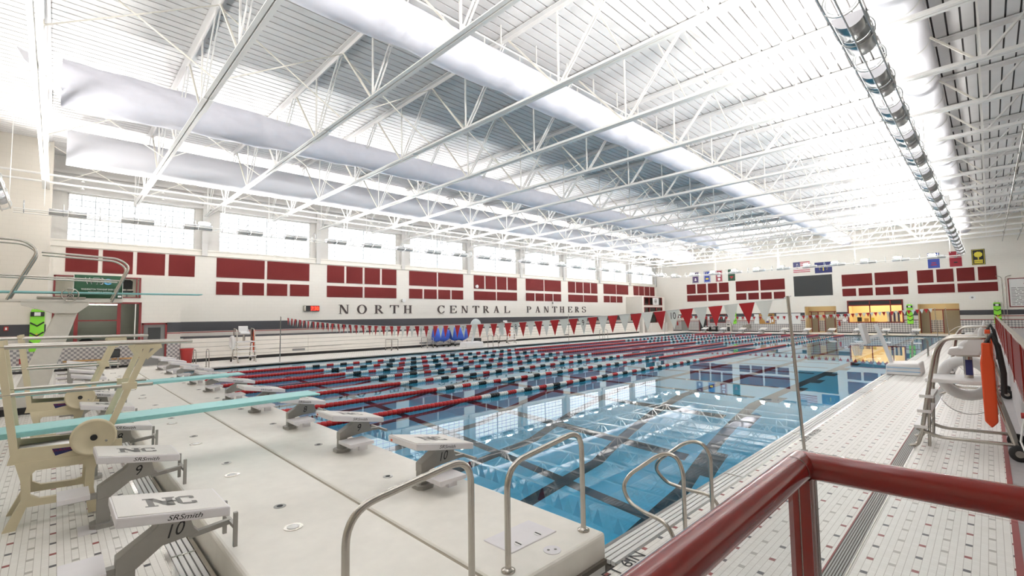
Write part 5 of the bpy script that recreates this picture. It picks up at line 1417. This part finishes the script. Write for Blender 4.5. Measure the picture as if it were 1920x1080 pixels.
q = MB(); q.hexa([(-0.5, -1.0, 0), (0.3, -1.0, 0), (0.3, 0.75, 0), (-0.5, 0.75, 0), (-0.45, -0.95, 0.42), (0.25, -0.95, 0.38), (0.25, 0.7, 0.38), (-0.45, 0.7, 0.42)]); bevel(q.build('ballast_base', 'plastic_white', t), 0.05, 3)
q = MB(); q.bar((-0.1, -0.1, 0.35), (0.18, 0.0, 1.45), 0.12, 0.12, (0, 1, 0)); q.build('mast', 'plastic_white', t)
q = MB(); q.prism([(0.5 * math.cos(math.pi * k / 16), 1.6 + 0.5 * math.sin(math.pi * k / 16)) for k in range(17)] + [(-0.5, 1.35), (0.5, 1.35)], 'x', 0.22, 0.27); q.build('backboard', 'pennant_white', t)
q = MB(); q.torus((0.5, 0, 1.45), 0.2, 0.014, 'z', 20, 6); q.build('rim', 'plastic_white', t)
# lane-line carts under blue tarps, small rolling stands
for j, (y, w_) in enumerate(((21.0, 0.80), (22.75, 0.90))):
    t = thing('covered_cart', 'blue tarpaulin-covered cart by the bleachers, %s of two' % ('left', 'right')[j], 'cart', (-29.3, y, 0))
    q = MB(); q.lathe([(0.05, -w_), (0.42, -w_ * 0.95), (0.55, -w_ * 0.5), (0.46, -0.1), (0.55, w_ * 0.45), (0.42, w_ * 0.95), (0.05, w_)], (0, 0, 0.92), 'y', 18); o = q.build('tarpaulin', 'tarp_blue', t); o.scale = (0.8, 0.86, 1)
    q = MB(); q.box(-0.35, 0.35, -w_ * 0.8, w_ * 0.8, 0.20, 0.28); q.build('chassis', 'steel_dark', t)
    for sx in (-0.3, 0.3):
        for sy in (-0.65, 0.65):
            q = MB(); q.disc((sx, sy * w_, 0.1), 0.1, 0.05, 'y', 14); q.build('wheel', 'rubber', t)
            q = MB(); q.box(sx - 0.025, sx + 0.025, sy * w_ - 0.03, sy * w_ + 0.03, 0.1, 0.45); q.build('upright', 'steel_dark', t)
for j, y in enumerate((16.8, 19.75)):
    t = thing('rolling_stand', 'thin steel rolling stand on the left deck, %s of two' % ('left', 'right')[j], 'stand', (-29.2, y, 0))
    for sx, sy in ((-0.4, -0.25), (0.4, -0.25), (0.4, 0.25), (-0.4, 0.25)):
        q = MB(); q.tube([(sx, sy, 0.06), (sx, sy, 0.75)], 0.02, 8); q.build('upright', 'steel', t)
        q = MB(); q.disc((sx, sy, 0.05), 0.05, 0.03, 'y', 12); q.build('castor', 'rubber', t)
    for z_ in (0.1, 0.75):
        q = MB(); q.tube([(-0.4, -0.25, z_), (0.4, -0.25, z_), (0.4, 0.25, z_), (-0.4, 0.25, z_)], 0.018, 8, closed=True); q.build('frame_loop', 'steel', t)
t = thing('loudspeaker', 'small black box on the left deck by the bleachers', 'speaker', (-29.6, 24.9, 0))
q = MB(); q.box(-0.2, 0.2, -0.28, 0.28, 0.0, 0.5); bevel(q.build('cabinet', 'rubber', t), 0.02); q = MB(); q.disc((0.205, 0, 0.22), 0.15, 0.02, 'x', 18); q.build('cone', 'panel_grey', t)

# ------------------------------------------------------------------ far wall furniture
def hung(nm, label, cat, x0_, x1_, z0_, z1_, mt, border=None, motif=None, group=None):
    w, h = x1_ - x0_, z1_ - z0_
    t = thing(nm, label, cat, ((x0_ + x1_) / 2, FY, z0_), group)
    q = MB(); q.box(-w / 2, w / 2, -0.02, 0, 0, h); q.build('cloth', mt, t)
    if border:
        for a, b, c_, d_ in ((-w / 2 + 0.04, w / 2 - 0.04, 0.04, 0.075), (-w / 2 + 0.04, w / 2 - 0.04, h - 0.075, h - 0.04), (-w / 2 + 0.04, -w / 2 + 0.075, 0.04, h - 0.04), (w / 2 - 0.075, w / 2 - 0.04, 0.04, h - 0.04)):
            q = MB(); q.box(a, b, -0.024, -0.02, c_, d_); q.build('border', border, t)
    if motif: motif(t, w, h)
    q = MB(); q.tube([(-w / 2, -0.02, h), (w / 2, -0.02, h)], 0.012, 6); q.build('hanging_rod', 'steel_dark', t)
    return t
def lines(mt, rows_):
    def fn(t, w, h):
        for (fx, fz, fw, fh) in rows_:
            q = MB(); q.box((fx - 0.5) * w, (fx - 0.5 + fw) * w, -0.026, -0.02, fz * h, (fz + fh) * h); q.build('print', mt, t)
    return fn
gb = 'banners on the far wall'
hung('wall_banner', 'narrow purple banner, leftmost on the far wall', 'banner', -27.08, -26.23, 6.26, 7.70, 'banner_purple', 'print_white', lines('print_white', [(0.35, 0.2, 0.3, 0.12), (0.4, 0.34, 0.2, 0.1), (0.3, 0.75, 0.4, 0.06)]), gb)
hung('wall_banner', 'narrow blue banner with yellow bar left of the flags', 'banner', -25.55, -24.71, 6.27, 7.70, 'banner_blue', 'print_white', lines('yellow', [(0.28, 0.25, 0.44, 0.14)]), gb)
hung('wall_banner', 'narrow maroon and white banner left of the flags', 'banner', -24.04, -23.2, 6.25, 7.70, 'banner_red', 'print_white', lines('print_white', [(0.3, 0.12, 0.4, 0.22), (0.25, 0.42, 0.5, 0.16), (0.35, 0.66, 0.3, 0.18)]), gb)
hung('wall_banner', 'narrow dark green banner left of the flags', 'banner', -22.51, -21.67, 6.27, 7.70, 'banner_green', None, lines('flag_red', [(0.25, 0.3, 0.5, 0.1), (0.4, 0.2, 0.2, 0.08)]), gb)
hung('wall_banner', 'blue banner above the rightmost red panels', 'banner', -3.86, -3.02, 6.26, 7.70, 'banner_blue', None, lines('flag_red', [(0.25, 0.18, 0.5, 0.06), (0.3, 0.32, 0.4, 0.05)]), gb)
hung('wall_banner', 'plain red banner above the rightmost red panels', 'banner', -2.34, -1.50, 6.27, 7.70, 'banner_red', None, lines('panel_grey', [(0.35, 0.24, 0.3, 0.08), (0.4, 0.55, 0.2, 0.1)]), gb)
def tree(t, w, h):
    q = MB(); q.prism([(0.26 * math.cos(2 * math.pi * k / 18) * (1 + 0.12 * (k % 2)), h * 0.66 + 0.24 * math.sin(2 * math.pi * k / 18) * (1 + 0.12 * (k % 2))) for k in range(18)], 'y', -0.026, -0.02); q.build('print', 'yellow', t)
    q = MB(); q.box(-0.04, 0.04, -0.026, -0.02, h * 0.33, h * 0.55); q.build('print', 'yellow', t)
    for a, b in ((0.22, 0.32), (0.10, 0.20)): q = MB(); q.box(-0.28, 0.28, -0.026, -0.02, h * a, h * b); q.build('print', 'yellow', t)
hung('wall_banner', 'black banner with yellow tree emblem on the far wall', 'banner', -0.85, 0.02, 6.30, 7.72, 'rubber', 'yellow', tree, gb)
def us(t, w, h):
    for k in range(7): q = MB(); q.box(-w / 2, w / 2, -0.024, -0.02, h * (2 * k) / 13, h * (2 * k + 1) / 13); q.build('red_stripe', 'flag_red', t)
    q = MB(); q.box(-w / 2, -w / 2 + w * 0.42, -0.028, -0.02, h * 6 / 13, h); q.build('canton', 'flag_navy', t)
    st = MB()
    for r in range(4):
        for c in range(5): st.disc((-w / 2 + w * 0.42 * (c + 0.5) / 5, -0.029, h * (6 / 13) + h * 7 / 13 * (r + 0.5) / 4), 0.025, 0.002, 'y', 5)
    stuff(st.build('star_field', 'print_white', t))
hung('wall_flag', 'striped national flag with blue canton above the scoreboard', 'flag', -15.30, -13.65, 6.73, 7.90, 'print_white', None, us)
def indiana(t, w, h):
    q = MB(); q.prism([(-0.05, h * 0.2), (0.05, h * 0.2), (0.03, h * 0.55), (-0.03, h * 0.55)], 'y', -0.026, -0.02); q.build('torch', 'yellow', t)
    st = MB()
    for k in range(13): a = math.pi * (1.15 - 1.3 * k / 12); st.disc((0.36 * math.cos(a), -0.024, h * 0.42 + 0.34 * math.sin(a)), 0.03, 0.003, 'y', 5)
    stuff(st.build('star_ring', 'yellow', t))
hung('wall_flag', 'dark blue state flag with yellow torch above the scoreboard', 'flag', -13.20, -11.60, 6.50, 7.68, 'flag_navy', None, indiana)
t = thing('record_board', 'white record board with lines of lettering at the right end of the far wall', 'board', (2.9, FY, 2.45))
q = MB(); q.box(-1.6, 1.6, -0.05, 0, 0, 2.45); q.build('panel', 'paper', t)
for a, b, c_, d_ in ((-1.62, 1.62, -0.03, 0.04), (-1.62, 1.62, 2.41, 2.48), (-1.62, -1.55, 0, 2.45), (1.55, 1.62, 0, 2.45)): q = MB(); q.box(a, b, -0.07, 0, c_, d_); q.build('frame', 'maroon', t)
lettering('heading', 'North', (-0.7, -0.052, 1.95), (1.0, 0, 0), (0, 0, 0.35), 'banner_red', t, 0.2)
for k in range(12):
    q = MB(); z_ = 0.18 + k * 0.13
    xx = -1.45
    while xx < 1.4:
        L_ = random.uniform(0.15, 0.5); q.box(xx, min(xx + L_, 1.45), -0.053, -0.05, z_, z_ + 0.05); xx += L_ + 0.07
    stuff(q.build('text_rows', 'print_grey', t))
for j, (xx, z1_, mt, nm, lab) in enumerate(((-19.42, 2.1, 'paper', 0.45, 'white notice sheet board left of the cork board'), )):
    t = thing('notice_board', lab, 'notice board', (xx, FY - 0.02, 0.95))
    q = MB(); q.box(-0.26, 0.26, -0.03, 0, 0, 1.15); q.build('backing', 'paper', t)
    for z_ in (0.1, 0.45, 0.8): q = MB(); q.box(-0.2, 0.2, -0.035, -0.03, z_, z_ + 0.25); q.build('sheet', 'print_white', t)
t = thing('notice_board', 'cork notice board with pinned papers on the far wall', 'notice board', (-18.2, FY - 0.02, 0.95))
q = MB(); q.box(-0.92, 0.72, -0.03, 0, 0, 1.18); q.build('cork_panel', 'cork', t)
for a, b, z_, h_2, mt in ((-0.3, 0.1, 0.35, 0.5, 'paper'), (-0.55, -0.33, 0.9, 0.2, 'paper'), (0.2, 0.35, 0.1, 0.6, 'paper'), (0.42, 0.6, 0.2, 0.35, 'paper'), (-0.25, 0.1, 0.15, 0.14, 'banner_blue'), (0.15, 0.5, 0.95, 0.12, 'panel_grey')):
    q = MB(); q.box(a, b, -0.036, -0.03, z_, z_ + h_2); q.build('pinned_sheet', mt, t)
t = thing('whiteboard', 'large blank whiteboard right of the cork board on the far wall', 'whiteboard', (-16.05, FY - 0.02, 0.92))
q = MB(); q.box(-1.22, 1.22, -0.03, 0, 0, 1.2); q.build('panel', 'paper', t)
for a, b, c_, d_ in ((-1.24, 1.24, -0.02, 0.02), (-1.24, 1.24, 1.18, 1.22)): q = MB(); q.box(a, b, -0.05, 0, c_, d_); q.build('rail', 'aluminium', t)
# doors and red glazing at the far left
d = struct(empty('door_2', (-25.85, FY - 0.02, 0)), 'maroon framed door with dark glass at the left of the far wall')
for a, b, c_, e_ in ((-0.55, -0.45, 0, 2.15), (0.45, 0.55, 0, 2.15), (-0.55, 0.55, 2.07, 2.15)): q = MB(); q.box(a, b, -0.06, 0, c_, e_); q.build('door_frame', 'maroon', d)
q = MB(); q.box(-0.45, 0.45, -0.03, 0, 0, 2.07); q.build('door_leaf', 'office_dark', d)
w = struct(empty('window_16', (-24.0, FY - 0.02, 1.1)), 'dark maroon framed window beside the far-left door')
q = MB(); q.box(-1.0, 1.0, -0.04, 0, 0, 1.1); q.build('window_frame', 'maroon', w)
for a, b in ((-0.94, -0.04), (0.04, 0.94)): q = MB(); q.box(a, b, -0.05, -0.04, 0.08, 1.02); q.build('pane', 'panel_grey', w)
d = struct(empty('door_3', (-28.3, FY - 0.02, 0)), 'plain grey door at the far left corner')
q = MB(); q.box(-0.45, 0.45, -0.05, 0, 0, 1.35); q.build('door_leaf', 'print_grey', d)
q = MB(); q.box(-0.5, 0.5, -0.06, -0.04, 1.35, 1.42); q.build('door_head', 'maroon', d)
t = thing('low_table', 'low black table with three white boxes on it before the far wall', 'table', (-24.7, FY - 0.75, 0))
q = MB(); q.box(-0.9, 0.9, -0.3, 0.3, 0.55, 0.62); q.build('top', 'rubber', t)
for sx in (-0.8, 0.0, 0.8): q = MB(); q.box(sx - 0.04, sx + 0.04, -0.25, 0.25, 0, 0.55); q.build('leg', 'rubber', t)
q = MB(); q.box(-0.85, 0.85, -0.25, 0.25, 0.15, 0.22); q.build('shelf', 'rubber', t)
for k in range(3): o = MB().box(-0.09, 0.09, -0.12, 0.12, 0, 0.1).build('white_box', 'plastic_white', None, (-25.2 + k * 0.4, FY - 0.75, 0.62)); tag(o, 'small white box on the low black table, %s of three' % ORD[k], 'box', 'white boxes on the far table')
t = thing('waste_bin', 'pale bin with dark flap opening at the far wall', 'bin', (-22.5, FY - 0.35, 0))
q = MB(); q.box(-0.25, 0.25, -0.25, 0.25, 0, 1.0); bevel(q.build('body', 'wall_grey', t), 0.03); q = MB(); q.box(-0.17, 0.17, -0.256, -0.25, 0.05, 0.6); q.build('front_panel', 'office_dark', t); q = MB(); q.box(-0.16, 0.16, -0.256, -0.25, 0.80, 0.92); q.build('flap', 'rubber', t)
t = thing('drinking_fountain', 'steel double drinking fountain on the checkered far wall', 'drinking fountain', (-20.5, FY - 0.02, 0.42))
q = MB(); q.box(-0.45, 0.0, -0.35, 0, 0.05, 0.36); q.build('basin', 'steel', t); q = MB(); q.box(0.0, 0.42, -0.35, 0, 0.0, 0.48); q.build('cabinet', 'steel', t)
t = thing('fire_extinguisher', 'red fire extinguisher in a wall niche beside the office counter', 'extinguisher', (-11.2, FY - 0.1, 0.75))
q = MB(); q.lathe([(0.08, 0), (0.09, 0.02), (0.09, 0.4), (0.03, 0.48), (0.03, 0.54)], (0, 0, 0), 'z', 14); q.build('cylinder', 'bin_red', t); q = MB(); q.box(-0.18, 0.18, 0.08, 0.1, -0.1, 0.75); q.build('niche_plate', 'concrete_grey', t)
t = thing('fire_extinguisher', 'red fire extinguisher at the far left beside the grey door', 'extinguisher', (-29.3, FY - 0.1, 0.75))
q = MB(); q.lathe([(0.08, 0), (0.09, 0.02), (0.09, 0.4), (0.03, 0.48), (0.03, 0.54)], (0, 0, 0), 'z', 14); q.build('cylinder', 'bin_red', t); q = MB(); q.box(-0.18, 0.18, 0.08, 0.1, -0.1, 0.75); q.build('niche_plate', 'concrete_white', t)
t = thing('pace_clock', 'small round white clock beside the office counter', 'clock', (-10.75, FY - 0.03, 1.35))
q = MB(); q.disc((0, 0, 0), 0.19, 0.05, 'y', 24); q.build('dial', 'print_white', t); q = MB(); q.torus((0, -0.02, 0), 0.19, 0.015, 'y', 24, 6); q.build('rim', 'steel_dark', t); q = MB(); q.box(-0.008, 0.008, -0.032, -0.026, 0, 0.13); q.build('hand', 'rubber', t)
t = thing('wall_vent', 'round pale vent cover on the far wall above the right alcove', 'vent', (-1.0, FY - 0.01, 3.35))
q = MB(); q.disc((0, 0, 0), 0.22, 0.03, 'y', 20); q.build('cover', 'paper', t); q = MB(); q.disc((0, -0.02, 0), 0.08, 0.02, 'y', 14); q.build('grille', 'print_grey', t)
for j, xx in enumerate((0.92, 1.12)):
    t = thing('wall_conduit', 'thin bent conduit on the far wall left of the record board, %s of two' % ('left', 'right')[j], 'conduit', (xx, FY - 0.03, 0.4))
    q = MB(); q.tube(arc([(0, 0, 0), (0, 0, 4.7), (-0.35 if j == 0 else 0.4, 0, 4.8)], 0.2, 6), 0.025, 8); q.build('pipe', 'steel', t)
    q = MB(); q.box(-0.05, 0.05, -0.03, 0.03, 2.0, 2.05); q.build('clip', 'steel_dark', t)
# office furniture behind the counter
t = thing('office_desk', 'cluttered desk inside the lit far office', 'desk', (-9.2, FY + 1.6, 0.001))
q = MB(); q.box(-0.8, 1.0, -0.35, 0.35, 1.1, 1.16); q.build('top', 'wood', t); q = MB(); q.box(-0.75, 0.95, -0.3, 0.3, 0, 1.1); q.build('cabinet', 'door_taupe', t)
for xx, mt, h_2 in ((-0.5, 'office_dark', 0.45), (0.1, 'wood', 0.35), (0.6, 'yellow', 0.4)): q = MB(); q.box(xx - 0.18, xx + 0.18, -0.15, 0.1, 1.16, 1.16 + h_2); q.build('desk_item', mt, t)
t = thing('shelf_rack', 'rack of white and dark folders inside the lit far office', 'shelf', (-6.9, FY + 1.5, 0))
q = MB(); q.box(-0.5, 0.6, -0.2, 0.2, 0, 1.15); q.build('cabinet', 'door_taupe', t)
for k in range(6): q = MB(); q.box(-0.45 + k * 0.17, -0.32 + k * 0.17, -0.15, 0.1, 1.15, 2.1); q.build('folder', ('paper', 'flag_navy')[k % 2], t)
# logo sheet in the control room window
t = thing('window_poster', 'white poster with round emblem in the upper control room window', 'poster', (-29.96, 55.0, 3.45))
q = MB(); q.box(0, 0.01, -0.55, 1.0, 0, 0.95); q.build('sheet', 'paper', t); q = MB(); q.torus((0.012, 0.2, 0.5), 0.27, 0.03, 'x', 24, 6); q.build('emblem_ring', 'print_grey', t); q = MB(); q.prism([(0.2 + 0.18 * math.cos(2 * math.pi * k / 5 + 0.3), 0.48 + 0.18 * math.sin(2 * math.pi * k / 5 + 0.3)) for k in range(5)], 'x', 0.01, 0.014); q.build('emblem', 'print_grey', t)
# hose and small items on the right deck
t = thing('wall_hose', 'thin white hose hanging at the spectator platform wall behind the guard chair', 'hose', (0.27, 9.6, 0.7))
q = MB(); q.tube([(0, 0, 0), (-0.03, 0.1, -0.15), (-0.06, 0.05, -0.35), (-0.03, -0.1, -0.45), (-0.02, -0.2, -0.62)], 0.012, 8); q.build('hose', 'print_white', t); q = MB(); q.disc((-0.02, 0, 0.02), 0.04, 0.04, 'x', 12); q.build('bib', 'bin_red', t)
o = MB(); oval(o, (-2.0, 6.05), 0.05, 0.05, 0.0, 0.006); o = o.build('deck_anchor', 'rubber'); tag(o, 'small dark deck anchor beside the red rail corner', 'anchor')
o = MB(); oval(o, (-1.95, 6.35), 0.06, 0.06, 0.0, 0.006); o = o.build('deck_anchor', 'steel'); tag(o, 'round steel deck cover beyond the small dark anchor', 'anchor')
o = MB().box(-6.95, -6.65, 0.24, 0.38, 0, 0.006).build('floor_plate', 'block_white'); tag(o, 'small white floor plate between the near starting blocks nine and ten', 'plate')
